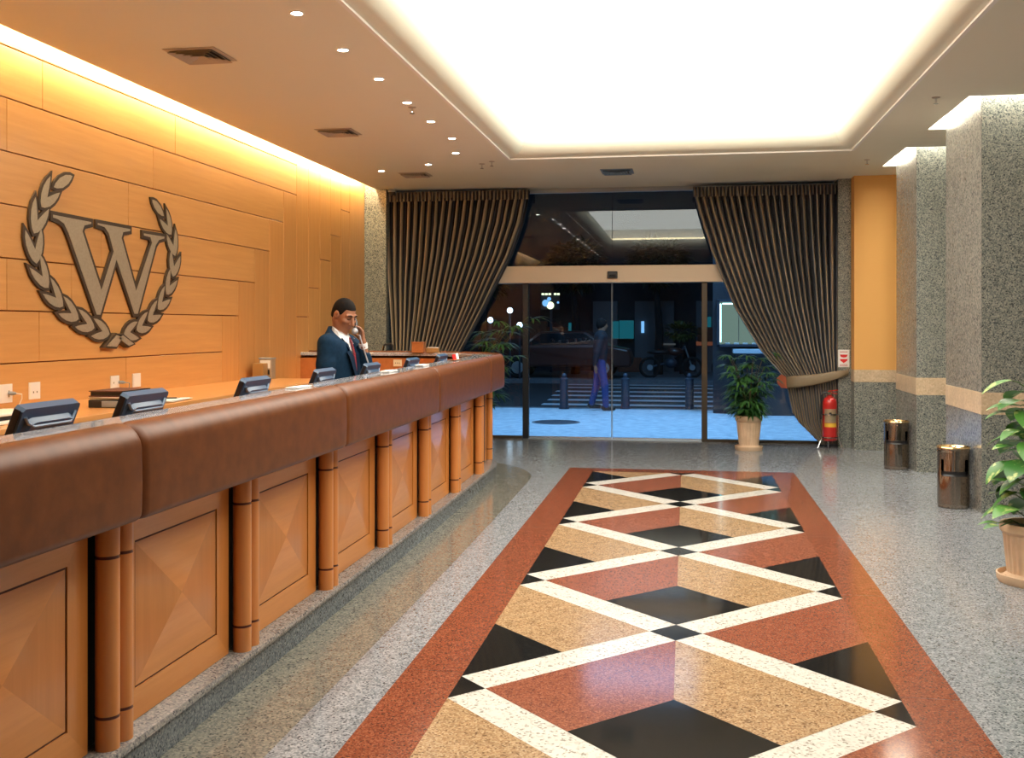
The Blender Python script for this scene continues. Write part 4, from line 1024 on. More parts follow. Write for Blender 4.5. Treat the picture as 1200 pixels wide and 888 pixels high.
def palm(t, c, zs, H, n_st, spread, seed, fans, Ls=.24, droop=1.0, zmin=.0, lean=.12, bias=0.):
    rr = random.Random(seed); fol = MB()
    for k in range(n_st):
        a = 2 * PI * k / n_st + rr.uniform(-.3, .3); h = H * rr.uniform(.55, 1.0); r0 = .05; le = lean * rr.uniform(.4, 1.3)
        pts = [Vector((c[0] + r0 * math.cos(a) + (le * math.cos(a) + bias) * f * f, c[1] + r0 * math.sin(a) + le * math.sin(a) * f * f, zs - .02 + (h - zs) * f)) for f in np.linspace(0, 1, 7)]
        mb = MB(); mb.tube(pts, [.009, .009, .008, .007, .006, .005, .003], M['cane'], 6); mb.build('cane', t, True)
        for q in range(fans):
            f = zmin + (1 - zmin) * (q + rr.uniform(.2, .8)) / fans
            i = min(5, int(f * 6)); p = pts[i].lerp(pts[i + 1], f * 6 - i); b = rr.uniform(0, 2 * PI)
            d = Vector((math.cos(b), math.sin(b), rr.uniform(.2, .8))).normalized(); pl = spread * rr.uniform(.4, 1.)
            e = p + d * pl; fol.tube([p, p + d * pl * .5 + Vector((0, 0, .01)), e], .0025, M['stem'], 4, False)
            nl = rr.randint(6, 8)
            for j in range(nl):
                a2 = b + (-1 + 2 * j / (nl - 1)) * 1.15
                dd = Vector((math.cos(a2), math.sin(a2), rr.uniform(-.15, .35)))
                blade(fol, e, dd, Ls * rr.uniform(.75, 1.1), .034 * rr.uniform(.85, 1.2), droop * rr.uniform(.7, 1.3), M['palm'])
    fol.build('foliage', t, True, fix=False)
c = (.80, 13.62, 0); t = thing('potted_palm', c, 'bushy dark green palm in a ribbed terracotta pot before the right curtain', 'plant')
zs = pot(t, c, .165, .125, .41, 24); palm(t, c, zs, 1.27, 16, .17, 11, 8, .20, 1.15, .02, .19)
c = (-2.76, 13.45, 0); t = thing('potted_palm', c, 'tall dark palm behind the rounded end of the counter', 'plant')
zs = pot(t, c, .17, .13, .40, 24); palm(t, c, zs, 1.78, 10, .28, 23, 7, .27, 1.0, .05, .26, .34)
# variegated climber at the right edge
c = (2.135, 6.88, 0); t = thing('potted_pothos', c, 'variegated climbing plant in a ribbed terracotta pot at the right edge', 'plant')
zs = pot(t, c, .185, .15, .335, 26)
mb = MB(); mb.tube([(c[0], c[1], zs - .05), (c[0], c[1], 1.22)], .028, M['cane'], 10); mb.build('moss_pole', t, True)
rr = random.Random(4); fol = MB(); HS = [.45, .92, 1.0, .92, .70, .38, .0]
for k in range(58):
    z = zs + .02 + (1.21 - zs) * (k / 58.) ** .95; a = k * 2.39996 + .6
    if k < 8: z = zs + .03 + .02 * k
    p = Vector((c[0] + .03 * math.cos(a), c[1] + .03 * math.sin(a), z)); pl = rr.uniform(.04, .12) + (.05 if k < 8 else 0)
    d = Vector((math.cos(a), math.sin(a), rr.uniform(.0, .7))).normalized(); e = p + d * pl
    fol.tube([p, p + d * pl * .6 + Vector((0, 0, .012)), e], .004, M['stem'], 5, False)
    d2 = Vector((math.cos(a + rr.uniform(-.5, .5)), math.sin(a + rr.uniform(-.5, .5)), rr.uniform(-.55, .15)))
    L = rr.uniform(.15, .225); blade(fol, e, d2, L, L * .80, rr.uniform(.5, 1.2), M['pothos'], 7, .15, HS)
for (px_, pz, ang) in ((.19, .42, 3.5), (.17, .395, 3.0)):
    p0 = Vector((c[0] - .05, c[1] - .05, zs)); d = Vector((math.cos(ang), math.sin(ang), 0)); e = p0 + d * px_ + Vector((0, 0, .0))
    fol.tube([p0, p0 + d * .1 + Vector((0, 0, .05)), e + Vector((0, 0, .02))], .004, M['stem'], 5, False); blade(fol, e + Vector((0, 0, .02)), d + Vector((0, 0, .1)), .12, .085, .6, M['pothos'], 6, .2, HS)
fol.build('foliage', t, True, fix=False)
# ------------------------------------------------------------------ people
def lathe_pts(a, b, n): return [a.lerp(b, i / n) for i in range(n + 1)]
def person_man():
    loc = Vector((-2.70, 7.79, 0)); rz = math.radians(-4)
    X = Matrix.Translation(loc) @ Matrix.Rotation(rz, 4, 'Z')
    t = thing('person', tuple(loc), 'person in a navy suit and wine tie standing behind the counter, talking on a phone', 'person')
    hc = Vector((.050, .0, 1.686))
    pit = math.radians(27)                     # head bowed
    Rh = Matrix.Rotation(math.radians(-21), 3, 'Z') @ Matrix.Rotation(pit, 3, 'Y')
    def H(x, y, z): return tuple(hc + Rh @ Vector((x, y, z)))
    rot = [list(r) for r in Rh]
    RT = [[rot[i][j] for j in range(3)] for i in range(3)]
    # --- head, neck, hands (skin) as one continuous figure with the legs and torso inside the clothes
    S_ = SDF((-.30, -.34, .02), (.46, .36, 1.84), .0105)
    body = S_
    body.cap((0, 0, .96), (0, 0, 1.30), .125, .15, .05, (.75, 1.1, 1)); body.cap((0, 0, 1.30), (.01, 0, 1.42), .15, .12, .05, (.7, 1.15, 1))
    for s in (-1, 1):
        body.cap((0, .09 * s, .93), (.015, .105 * s, .50), .078, .052, .04); body.cap((.015, .105 * s, .50), (-.02, .11 * s, .09), .05, .034, .02)
        body.cap((-.03, .11 * s, .06), (.14, .13 * s, .05), .034, .028, .02)
    sh = {-1: Vector((-.01, -.185, 1.46)), 1: Vector((.03, .185, 1.46))}
    el = {-1: Vector((-.015, -.245, 1.15)), 1: Vector((.185, .165, 1.205))}
    wr = {-1: Vector((.13, -.19, 1.065)), 1: Vector((.170, .095, 1.462))}
    for s in (-1, 1):
        body.cap(sh[s], el[s], .05, .042, .03); body.cap(el[s], wr[s], .04, .028, .02)
    body.cap((.0, 0, 1.45), (.03, 0, 1.60), .060, .054, .03)
    skin = MB(); body.mesh(skin, M['skin'], X)
    # --- head at finer resolution (welded onto the neck)
    h = SDF((hc.x - .17, -.14, hc.z - .22), (hc.x + .18, .14, hc.z + .17), .0042)
    h.ell(H(-.012, 0, .030), (.098, .077, .096), .01, RT)            # cranium
    h.ell(H(.030, 0, -.035), (.070, .062, .085), .03, RT)            # face block
    h.cap(H(.050, 0, -.090), H(.072, 0, -.098), .036, .026, .03)     # jaw and chin
    for s in (-1, 1):
        h.cap(H(-.02, .055 * s, -.055), H(.05, .035 * s, -.098), .020, .016, .02)   # jaw line
        h.ell(H(.072, .040 * s, -.022), (.024, .024, .018), .018, RT)                 # cheekbone
        h.cap(H(.086, .014 * s, .030), H(.078, .052 * s, .028), .0105, .009, .012)    # brow
        h.ell(H(.094, .031 * s, .008), (.016, .018, .011), .006, RT, sub=True)        # eye socket
        h.ell(H(.078, .031 * s, .007), (.0135, .0155, .0125), .003, RT)               # lids
        h.ell(H(-.008, .078 * s, -.005), (.026, .012, .034), .006, RT)                # ear
        h.ell(H(-.004, .089 * s, -.002), (.012, .007, .017), .004, RT, sub=True)
        h.ell(H(.103, .011 * s, -.036), (.012, .010, .009), .006, RT)                 # nostril wing
    h.cap(H(.090, 0, .022), H(.122, 0, -.032), .009, .0135, .009)     # nose
    h.cap(H(.090, -.018, -.062), H(.090, .018, -.062), .0085, .0085, .006)   # upper lip
    h.cap(H(.088, -.015, -.075), H(.088, .015, -.075), .0085, .0085, .006)   # lower lip
    h.cap((.012, 0, 1.52), H(-.03, 0, -.045), .055, .056, .03)
    h.mesh(skin, M['skin'], X)
    # --- hands
    def hand(w, palm_dir, nrm, thumb_side, curl, res=.0036, tips=None):
        """w wrist, palm_dir along the hand, nrm out of the palm"""
        d, n = palm_dir.normalized(), nrm.normalized(); s = d.cross(n).normalized() * thumb_side
        lo = w - Vector((.15, .15, .15)); hi = w + Vector((.15, .15, .17)); q = SDF(lo, hi, res)
        for k in range(4):
            o = (k - 1.5) * .0185; a = w + d * .012 + s * o * .6; b = w + d * .085 + s * o; q.cap(a, b, .0145, .0125, .012)
            L = [.034, .041, .044, .038][k]; p = b; dd = d.copy()
            for j in range(3):
                dd = (dd + n * curl[j]).normalized(); e = p + dd * L * [1, .72, .58][j]; q.cap(p, e, .0098 - .0009 * j, .0092 - .0010 * j, .003); p = e
        p = w + d * .028 + s * .030
        for j, (l, r) in enumerate(((.036, .0135), (.030, .0110), (.024, .0095))):
            dd = (d * (.75 + .1 * j) + s * (.75 - .30 * j) + n * (.35 + .35 * j)).normalized(); e = p + dd * l; q.cap(p, e, r, r * .9, .006); p = e
        q.cap(w - d * .03, w + d * .02, .027, .024, .014)
        q.mesh(skin, M['skin'], X)
    mouth, ear = Vector(H(.122, .046, -.082)), Vector(H(.0, .098, .0))
    ax = (ear - mouth).normalized(); grip = mouth.lerp(ear, .36)
    hand(wr[1], Vector((-.12, .02, .95)), Vector((-.75, -.65, 0)), -1, (.55, .9, .8))
    hand(wr[-1], Vector((.72, .50, -.48)), Vector((.1, .1, -1)), 1, (.20, .35, .35))
    skin.build('body', t, 70)
    # --- hair: a close-cropped cap
    c = SDF((hc.x - .18, -.14, hc.z - .16), (hc.x + .16, .14, hc.z + .16), .0042)
    c.ell(H(-.013, 0, .032), (.1005, .0795, .0985), .004, RT); c.ell(H(-.052, 0, -.02), (.056, .064, .075), .02, RT)
    px, py, pz = c.X - hc.x, c.Y - hc.y, c.Z - hc.z
    xl, yl, zl = [rot[0][i] * px + rot[1][i] * py + rot[2][i] * pz for i in range(3)]
    keep = np.minimum(.060 + .10 * np.abs(xl) - zl + .0006 * 0, xl - .030 - .25 * (zl + .02)).astype(np.float32)   # crown above the hairline, or behind the temples
    keep = np.maximum(keep, -.052 - .55 * (xl + .06) * (xl > -.06) - zl).astype(np.float32)
    c.F = -smin(-c.F, -keep, .006)
    for s in (-1, 1): c.ell(H(-.006, .088 * s, -.010), (.028, .030, .036), .004, RT, sub=True)
    mb = MB(); c.mesh(mb, M['hair'], X); mb.build('hair', t, 60)
    for s in (-1, 1):
        mb = MB(); mb.tube([X @ Vector(H(.099, .013 * s, .031)), X @ Vector(H(.098, .032 * s, .038)), X @ Vector(H(.085, .053 * s, .032))], [.004, .005, .003], M['hair'], 6); mb.build('eyebrow', t, True)
        mb = MB(); mb.tube([X @ Vector(H(.0925, .019 * s, .004)), X @ Vector(H(.094, .032 * s, .001)), X @ Vector(H(.086, .045 * s, .004))], .0022, M['hair'], 6); mb.build('eyelash', t, True)
    M['lip'] = mat('lip', (.30, .10, .075), .45)
    mb = MB(); mb.tube([X @ Vector(H(.0955, -.022, -.069)), X @ Vector(H(.0995, 0, -.068)), X @ Vector(H(.0955, .022, -.069))], [.003, .005, .003], M['lip'], 6); mb.build('lips', t, True)
    # --- shirt with collar, tie
    q = SDF((-.20, -.22, 1.10), (.26, .22, 1.66), .0085)
    q.cap((.0, 0, 1.12), (.0, 0, 1.34), .150, .158, .05, (.78, 1.1, 1)); q.cap((.0, 0, 1.34), (.012, 0, 1.44), .150, .10, .06, (.72, 1.25, 1))
    q.cap((.005, 0, 1.45), (.022, 0, 1.60), .078, .062, .02)
    v = Vector((.56, 0, .83)).normalized(); q.cut(tuple(v), v.dot(Vector((-.05, 0, 1.612)))); mb = MB(); q.mesh(mb, M['shirt'], X); sh_o = mb.build('shirt', t, 60)
    for s in (-1, 1):
        pl = [(.088, .004 * s, 1.508), (.050, .056 * s, 1.545), (.015, .068 * s, 1.555), (.030, .074 * s, 1.52), (.104, .040 * s, 1.452)]
        mb = MB(); vs = [Vector(p) for p in pl] + [Vector(p) + Vector((.008, .006 * s, .004)) for p in pl]; mb.add([X @ p for p in vs], [(0, 1, 2, 3, 4), (9, 8, 7, 6, 5)] + [(i, (i + 1) % 5, 5 + (i + 1) % 5, 5 + i) for i in range(5)], M['shirt']); mb.build('collar_point', sh_o)
    mb = MB(); tie = [(.096, 1.508, .014), (.108, 1.482, .018), (.112, 1.476, .011), (.140, 1.38, .020), (.150, 1.25, .026), (.150, 1.16, .028)]
    vs = []; fs = []
    for x, z, w_ in tie: vs += [(x, -w_, z), (x + .007, 0, z), (x, w_, z), (x - .012, 0, z)]
    for i in range(len(tie) - 1):
        for k in range(4): fs.append((i * 4 + k, i * 4 + (k + 1) % 4, i * 4 + 4 + (k + 1) % 4, i * 4 + 4 + k))
    mb.add([X @ Vector(p) for p in vs], fs + [(0, 1, 2, 3), (20, 21, 22, 23)], M['tie']); mb.build('tie', t, 50)
    # --- jacket
    q = SDF((-.26, -.36, .70), (.38, .34, 1.66), .0095)
    q.cap((-.005, 0, .76), (-.005, 0, 1.00), .178, .166, .05, (.86, 1.1, 1)); q.cap((-.005, 0, 1.00), (-.005, 0, 1.33), .164, .176, .06, (.84, 1.12, 1))
    q.cap((-.01, -.10, 1.44), (-.01, .10, 1.44), .095, .095, .06, (1, 1, 1)); q.cap((-.012, 0, 1.44), (.005, 0, 1.60), .125, .080, .05, (.95, 1.05, 1))
    for s in (-1, 1):
        q.cap(sh[s], sh[s].lerp(el[s], .5), .078, .066, .045); q.cap(sh[s].lerp(el[s], .5), el[s], .067, .060, .03); e = el[s].lerp(wr[s], .90); q.cap(el[s], e, .060, .044, .03)
        q.cap(e - (wr[s] - el[s]).normalized() * -.0, wr[s] + (wr[s] - el[s]).normalized() * .06, .034, .034, .004, sub=True)
    # front opening: a deep V from the collar to the button
    Vx, Vy, Vz = q.X, q.Y, q.Z
    half = np.clip((Vz - 1.17) * .19, 0, .062); wedge = np.maximum(np.abs(Vy) - half, .055 - Vx).astype(np.float32); wedge = np.maximum(wedge, 1.175 - Vz)
    q.F = np.maximum(q.F, -wedge).astype(np.float32)
    neck = (np.sqrt((Vx - .022) ** 2 + (Vy / 1.02) ** 2) - .070).astype(np.float32); q.F = np.maximum(q.F, -np.maximum(neck, 1.475 - Vz)).astype(np.float32)
    v = Vector((.616, 0, .788)); q.cut(tuple(v), v.dot(Vector((-.06, 0, 1.592))))
    mb = MB(); q.mesh(mb, M['suit'], X); jk = mb.build('jacket', t, 60)
    for s in (-1, 1):
        pl = [(.060, .080 * s, 1.505), (.128, .088 * s, 1.405), (.118, .120 * s, 1.395), (.135, .112 * s, 1.36), (.162, .030 * s, 1.175), (.164, .004 * s, 1.175), (.142, .036 * s, 1.36), (.090, .062 * s, 1.46)]
        mb = MB(); n = len(pl); vs = [Vector(p) for p in pl] + [Vector(p) + Vector((.012, .006 * s, .0)) for p in pl]
        mb.add([X @ p for p in vs], [tuple(range(n)), tuple(range(n, 2 * n))[::-1]] + [(i, (i + 1) % n, n + (i + 1) % n, n + i) for i in range(n)], M['suit_dark']); mb.build('lapel', jk)
    for z in (1.14, 1.04): mb = MB(); mb.sphere(X @ Vector((.155, 0, z)), .009, M['black'], 10, 6); mb.build('button', jk, True)
    for s in (-1, 1):
        d = (wr[s] - el[s]).normalized(); mb = MB(); mb.tube([X @ (wr[s] - d * .045), X @ (wr[s] - d * .002)], [.034, .035], M['shirt'], 16); mb.build('shirt_cuff', t, True)
    # --- trousers and shoes
    q = SDF((-.22, -.26, .06), (.22, .26, 1.0), .012); q.cap((-.005, 0, .86), (-.005, 0, .95), .15, .145, .04, (.82, 1.1, 1))
    for s in (-1, 1): q.cap((0, .09 * s, .86), (.015, .105 * s, .48), .10, .078, .04); q.cap((.015, .105 * s, .48), (-.015, .11 * s, .09), .077, .068, .02)
    mb = MB(); q.mesh(mb, M['suit'], X); mb.build('trousers', t, 60)
    for s in (-1, 1):
        q = SDF((-.12, .11 * s - .08, -.01), (.24, .11 * s + .10, .16), .008); q.cap((-.04, .11 * s, .052), (.14, .13 * s, .040), .046, .040, .03, (1, 1, 1)); q.cap((-.03, .11 * s, .06), (-.015, .11 * s, .12), .045, .044, .03); q.cut((0, 0, -1), -.004)
        mb = MB(); q.mesh(mb, M['shoe'], X); mb.build('shoe', t, 50)
    # --- the handset (held, so a thing of its own) with its cord and base
    ph = thing('phone_handset', tuple(X @ mouth), 'silver-grey phone handset held to the ear of the man', 'phone')
    mid_ = mouth.lerp(ear, .5) + Vector((.012, .022, 0)); mb = MB()
    mb.tube([X @ p for p in (mouth.lerp(ear, .06), mouth.lerp(ear, .25) + Vector((.006, .015, 0)), mid_, mouth.lerp(ear, .75) + Vector((.004, .016, 0)), mouth.lerp(ear, .96))], [.017, .014, .013, .014, .017], M['black'], 12); mb.build('grip', ph, True)
    M['silver'] = mat('silver_plastic', (.46, .47, .50), .3)
    for nm, c0, mm in (('mouthpiece', mouth, 'silver'), ('earpiece', ear, 'black')):
        mb = MB(); mb.sphere(X @ c0, (.025, .025, .025), M[mm], 18, 12); mb.build(nm, ph, True)
    base = Vector((-2.40, 8.05, .961))
    cord = MB(); a = X @ (mouth + Vector((.035, .01, -.03))); b = base + Vector((0, -.06, .05))
    pts = [a.lerp(b, i / 24) + Vector((0, 0, -.03)) * math.sin(PI * i / 24) for i in range(25)]
    cord.tube(pts, .0062, M['silver'], 8); cord.build('cord', ph, True)
    pb = thing('desk_phone', tuple(base), 'grey desk phone on the work desk behind the fifth monitor', 'phone')
    mb = MB(); mb.bbox(base + Vector((-.09, -.10, 0)), base + Vector((.09, .10, .045)), .012, M['grey_plastic'], 2); mb.build('base', pb, 30)
    mb = MB(); mb.bbox(base + Vector((-.05, -.03, .045)), base + Vector((.06, .08, .052)), .003, M['silver']); mb.build('keypad', pb)
person_man()
# ------------------------------------------------------------------ the street outside
M['paving'] = noisy('pale_street_paving', (.40, .46, .52), (.62, .68, .74), 7., .8, .4)
M['asphalt'] = noisy('asphalt', (.012, .013, .017), (.022, .024, .03), 30., .9)
M['zebra'] = mat('road_marking_paint', (.40, .44, .50), .7)
M['kerb'] = noisy('kerb_stone', (.12, .13, .15), (.18, .19, .21), 12., .8)
M['facade'] = noisy('dark_facade_render', (.028, .03, .038), (.04, .042, .05), 3., .9)
M['brickred'] = noisy('dark_brick', (.16, .05, .03), (.22, .075, .045), 9., .9)
M['teal_lit'] = emission('lit_teal_sign', (.05, .55, .62), .22)
M['warm_lit'] = emission('lit_window_warm', (1., .9, .45), 3.)
M['blue_lit'] = emission('lit_window_blue', (.35, .65, 1.), 1.2)
M['bulb'] = emission('street_bulb', (.9, .95, 1.), 9.)
M['case_lit'] = emission('lit_showcase_panel', (.88, 1., .72), .30)
M['case_edge'] = emission('lit_showcase_tube', (.75, 1., .85), 6.)
M['iron'] = mat('painted_iron', (.05, .06, .085), .5, metal=.3)
M['car_red'] = mat('dark_red_car_paint', (.07, .02, .014), .35, coat=.2)
M['tyre'] = mat('tyre_rubber', (.012, .012, .013), .9)
M['crown'] = leaf_mat('night_tree_leaf', (.008, .016, .008), (.02, .035, .014))
M['bush'] = leaf_mat('olive_shrub_leaf', (.10, .12, .03), (.17, .18, .05))
PVZ = -.02
mb = MB(); mb.box((-16, GY + .13, -.3), (14, 20.1, PVZ), M['paving']); S(mb, 'pavement')
mb = MB(); mb.box((-16, 20.1, -.3), (14, 20.32, PVZ + .004), M['kerb']); S(mb, 'kerb')
mb = MB(); mb.box((-30, 20.32, -.4), (28, 30.5, -.12), M['asphalt']); S(mb, 'road')
mb = MB(); mb.box((-30, 30.5, -.4), (28, 37, .0), M['kerb']); S(mb, 'far_pavement')
for i, (y, xa) in enumerate([(20.95, -3.0), (22.2, -3.1), (23.6, -3.15), (25.1, -3.25), (26.7, -3.35), (28.4, -3.4), (29.8, -3.45)]):
    mb = MB(); mb.box((xa, y, -.12), (4.6, y + .42, -.112), M['zebra']); S(mb, 'road_stripe', origin=(.5, y, -.12))
t = thing('manhole_cover', (-2.15, 17.2, PVZ), 'dark round manhole cover in the blue-lit pavement', 'manhole cover'); mb = MB()
mb.lathe([(0, .006), (.30, .006), (.34, .004), (.36, 0)], M['iron'], (-2.15, 17.2, PVZ), 32); mb.build('lid', t, 30)
mb = MB(); mb.lathe([(.36, 0), (.36, .007), (.40, .007), (.41, 0)], M['kerb'], (-2.15, 17.2, PVZ), 32); mb.build('rim', t, 30)
bol = thing('bollard', (0, 0, 0), 'x', 'bollard', 'bollards along the kerb')
mb = MB(); mb.lathe([(0, 0), (.10, 0), (.10, .04), (.085, .05), (.078, .56), (.085, .565), (.085, .59), (.07, .60), (.05, .612)], M['iron'], (0, 0, 0), 20); mb.build('post', bol, 35)
mb = MB(); mb.sphere((0, 0, .645), .052, M['iron'], 16, 10); mb.build('cap', bol, True)
for i, (x, lb) in enumerate([(-2.34, 'dark iron bollard at the kerb, leftmost seen through the doors'), (-1.16, 'dark iron bollard at the kerb in the middle of the doors, right of the walker'), (.07, 'dark iron bollard at the kerb beside the right door frame'), (1.25, 'dark iron bollard at the kerb behind the right potted palm')]):
    o = bol if i == 0 else copy_tree(bol); put(o, (x, 20.0 + .17 * (i), PVZ), 0, lb)
# walker in blue jeans
def walker():
    loc = Vector((-1.62, 19.7, PVZ)); X = Matrix.Translation(loc) @ Matrix.Rotation(math.radians(8), 4, 'Z')
    t = thing('person', tuple(loc), 'person in blue jeans and a dark jacket walking along the kerb outside', 'person')
    hip, kn, an = {}, {}, {}
    for s, f in ((-1, 1), (1, -1)): hip[s] = Vector((0, .09 * s, .92)); kn[s] = Vector((.07 * f + .02, .09 * s, .50)); an[s] = Vector((.11 * f - .04 * (f < 0), .09 * s, .10 + .03 * (f < 0)))
    q = SDF((-.42, -.32, 0), (.46, .32, 1.76), .016)
    q.cap((0, 0, .95), (.02, 0, 1.38), .12, .14, .05, (.75, 1.1, 1)); q.cap((.02, 0, 1.40), (.03, 0, 1.52), .07, .055, .04); q.ell((.05, 0, 1.62), (.095, .075, .115), .03); q.cap((.13, 0, 1.62), (.15, 0, 1.60), .012, .012, .01)
    for s in (-1, 1):
        q.cap(hip[s], kn[s], .075, .05, .03); q.cap(kn[s], an[s], .048, .034, .02); q.cap(an[s] - Vector((.03, 0, .04)), an[s] + Vector((.15, 0, -.05)), .034, .026, .02)
        a = Vector((.02, .19 * s, 1.40)); e = Vector((-.06 * -s, .23 * s, 1.12)); w_ = Vector((.10 * s, .22 * s, .88)); q.cap(a, e, .05, .04, .03); q.cap(e, w_, .038, .028, .02)
        for k in range(4): q.cap(w_ + Vector((.012 * (k - 1.5), 0, -.02)), w_ + Vector((.014 * (k - 1.5) + .02, -.01 * s, -.16 + .008 * abs(k - 1.5))), .014, .009, .004)
        q.cap(w_ + Vector((.02, 0, -.03)), w_ + Vector((.055, -.01 * s, -.09)), .012, .009, .006)
    mb = MB(); q.mesh(mb, M['skin'], X); mb.build('body', t, 70)
    q = SDF((-.40, -.24, .05), (.42, .24, 1.04), .016); q.cap((0, 0, .90), (0, 0, .98), .13, .13, .04, (.85, 1.1, 1))
    for s in (-1, 1): q.cap(hip[s], kn[s], .098, .070, .04); q.cap(kn[s], an[s], .070, .060, .02)
    mb = MB(); q.mesh(mb, M['jeans'], X); mb.build('jeans', t, 60)
    q = SDF((-.24, -.34, .84), (.26, .34, 1.54), .016); q.cap((0, 0, .90), (.02, 0, 1.36), .15, .165, .05, (.85, 1.1, 1)); q.cap((.02, -.1, 1.40), (.02, .1, 1.40), .085, .085, .05); q.cap((.025, 0, 1.42), (.03, 0, 1.50), .085, .07, .03)
    for s in (-1, 1): a = Vector((.02, .19 * s, 1.40)); e = Vector((.06 * s, .23 * s, 1.12)); w_ = Vector((.10 * s, .22 * s, .90)); q.cap(a, e, .072, .058, .04); q.cap(e, w_, .056, .042, .02)
    mb = MB(); q.mesh(mb, M['dark_cloth'], X); mb.build('jacket', t, 60)
    q = SDF((-.10, -.12, 1.50), (.18, .12, 1.78), .012); q.ell((.035, 0, 1.645), (.105, .085, .115), .02); q.cut((1, 0, -.55), .06 - .55 * 1.6 + .04); mb = MB(); q.mesh(mb, M['hair'], X); mb.build('hair', t, 60)
    for s in (-1, 1):
        q = SDF(an[s] - Vector((.14, .08, .12)), an[s] + Vector((.24, .08, .08)), .011); q.cap(an[s] + Vector((-.04, 0, -.045)), an[s] + Vector((.15, 0, -.055)), .045, .038, .02); q.cap(an[s] + Vector((-.02, 0, -.04)), an[s] + Vector((-.01, 0, .03)), .045, .045, .02)
        mb = MB(); q.mesh(mb, M['shoe'], X); mb.build('shoe', t, 50)
walker()
# buildings across the road
FY = 36.5
bd = thing('street_building', (0, FY, 0), 'dark building with grey piers and teal lit shop windows across the road', 'building')
mb = MB(); mb.box((-26, FY, 0), (24, FY + 4, 9), M['facade']); mb.build('wall', bd)
M['pier_grey'] = mat('grey_pier', (.13, .13, .14), .8)
for (a, b) in ((-3.2, -2.35), (-1.75, -.40), (.35, 1.6)):
    mb = MB(); mb.box((a, FY - .5, 0), (b, FY, 2.45), M['pier_grey']); mb.build('pier', bd)
for (a, b, z0, z1, mt) in ((-2.55, -2.30, 1.15, 1.75, 'teal_lit'), (-2.28, -1.78, 1.15, 1.78, 'teal_lit'), (-4.05, -3.95, 1.2, 1.7, 'teal_lit'), (-1.52, -1.42, 1.35, 1.75, 'blue_lit'), (.68, .85, 1.45, 1.9, 'teal_lit'), (-.9, -.35, .93, .99, 'warm_dim'), (.35, .9, .92, 1.06, 'red_dim')):
    if mt == 'warm_dim' and mt not in M: M[mt] = emission('dim_counter_strip', (.7, .6, .55), .12)
    if mt == 'red_dim' and mt not in M: M[mt] = emission('dim_red_strip', (1., .25, .12), .22)
    mb = MB(); mb.box((a, FY - .56, z0), (b, FY - .51, z1), M[mt]); mb.build('lit_window', bd)
for (a, b, z0, z1) in ((-5.6, -4.8, .9, 1.75), (-4.8, -4.05, .6, 1.55), (.4, 1.9, 1.05, 1.55), (-2.3, -1.5, .0, .5)):
    mb = MB(); mb.bbox((a, FY - .75, z0), (b, FY - .4, z1), .03, M['brickred']); mb.build('brick_panel', bd)
t = thing('lit_kiosk_sign', (-4.6, 35.4, 2.3), 'bright yellow and blue lit sign among the trees across the road', 'sign')
for k, (x, z, r, mt) in enumerate([(-4.78, 2.38, .12, 'blue_lit'), (-4.62, 2.30, .13, 'warm_lit'), (-4.66, 2.52, .07, 'blue_lit'), (-4.35, 2.40, .04, 'blue_lit')]):
    mb = MB(); mb.lathe([(0, -.03), (r * .8, -.03), (r, 0), (r * .8, .03), (0, .03)], M[mt], (x, 35.4, z), 14, axis='y'); mb.build('lamp_disc', t, True)
for k, x in enumerate((-4.88, -4.76, -4.64, -4.45, -4.34)): mb = MB(); mb.bbox((x - .04, 35.37, 2.66), (x + .045, 35.43, 2.72), .008, M['warm_lit']); mb.build('lamp_bar', t)
mb = MB(); mb.tube([(-4.6, 35.46, 0), (-4.6, 35.46, 2.7)], .05, M['iron'], 10); mb.bbox((-4.95, 35.44, 2.15), (-4.3, 35.48, 2.75), .01, M['iron']); mb.build('post', t)
for (x, y, z, lb) in ((-5.25, 30.8, 2.06, 'uppermost white street bulb behind the left palm'), (-5.85, 30.8, 1.77, 'leftmost white street bulb behind the left palm'), (-4.95, 30.8, 1.62, 'rightmost white street bulb behind the left palm')):
    t = thing('street_lamp', (x, y, 0), lb, 'street lamp', 'street bulbs across the road'); mb = MB(); mb.tube([(x, y, 0), (x, y, z - .06)], .03, M['iron'], 10); mb.build('pole', t, True)
    mb = MB(); mb.sphere((x, y, z), .085, M['bulb'], 14, 10); mb.build('globe', t, True)
# trees: trunk + crown of separate leaves
def tree(loc, h, r, seed, label, n=900):
    t = thing('street_tree', loc, label, 'tree', 'trees across the road'); rr = random.Random(seed); x, y, z = loc
    mb = MB(); mb.tube([(x, y, z), (x + .05, y, z + h * .3), (x - .04, y, z + h * .55), (x, y, z + h * .8)], [.16, .13, .10, .05], M['tyre'], 8); mb.build('trunk', t, True)
    fo = MB()
    for k in range(n):
        v = Vector((rr.gauss(0, 1), rr.gauss(0, 1), rr.gauss(0, 1))).normalized() * r * rr.uniform(.45, 1.) ** .6
        blade(fo, (x + v.x * 1.0, y + v.y * .8, z + h * .78 + v.z * .8), (v.x + rr.uniform(-.5, .5), v.y, v.z * .4 + rr.uniform(-.3, .3)), rr.uniform(.25, .42), .17, .7, M['crown'], 2)
    fo.build('crown', t, fix=False)
tree((-6.6, 33.5, 0), 4.2, .95, 1, 'dark tree across the road behind the left palm'); tree((-3.6, 34., 0), 4.6, .95, 2, 'dark tree across the road left of the door seam')
tree((-.9, 34.2, 0), 4.7, .95, 3, 'dark tree across the road right of the door seam'); tree((2.2, 33.8, 0), 4.5, .95, 4, 'dark tree across the road behind the right door frame')
t = thing('olive_shrub', (-.15, 34.6, 0), 'olive-green rounded shrub across the road before the grey pier', 'shrub'); fo = MB(); rr = random.Random(9)
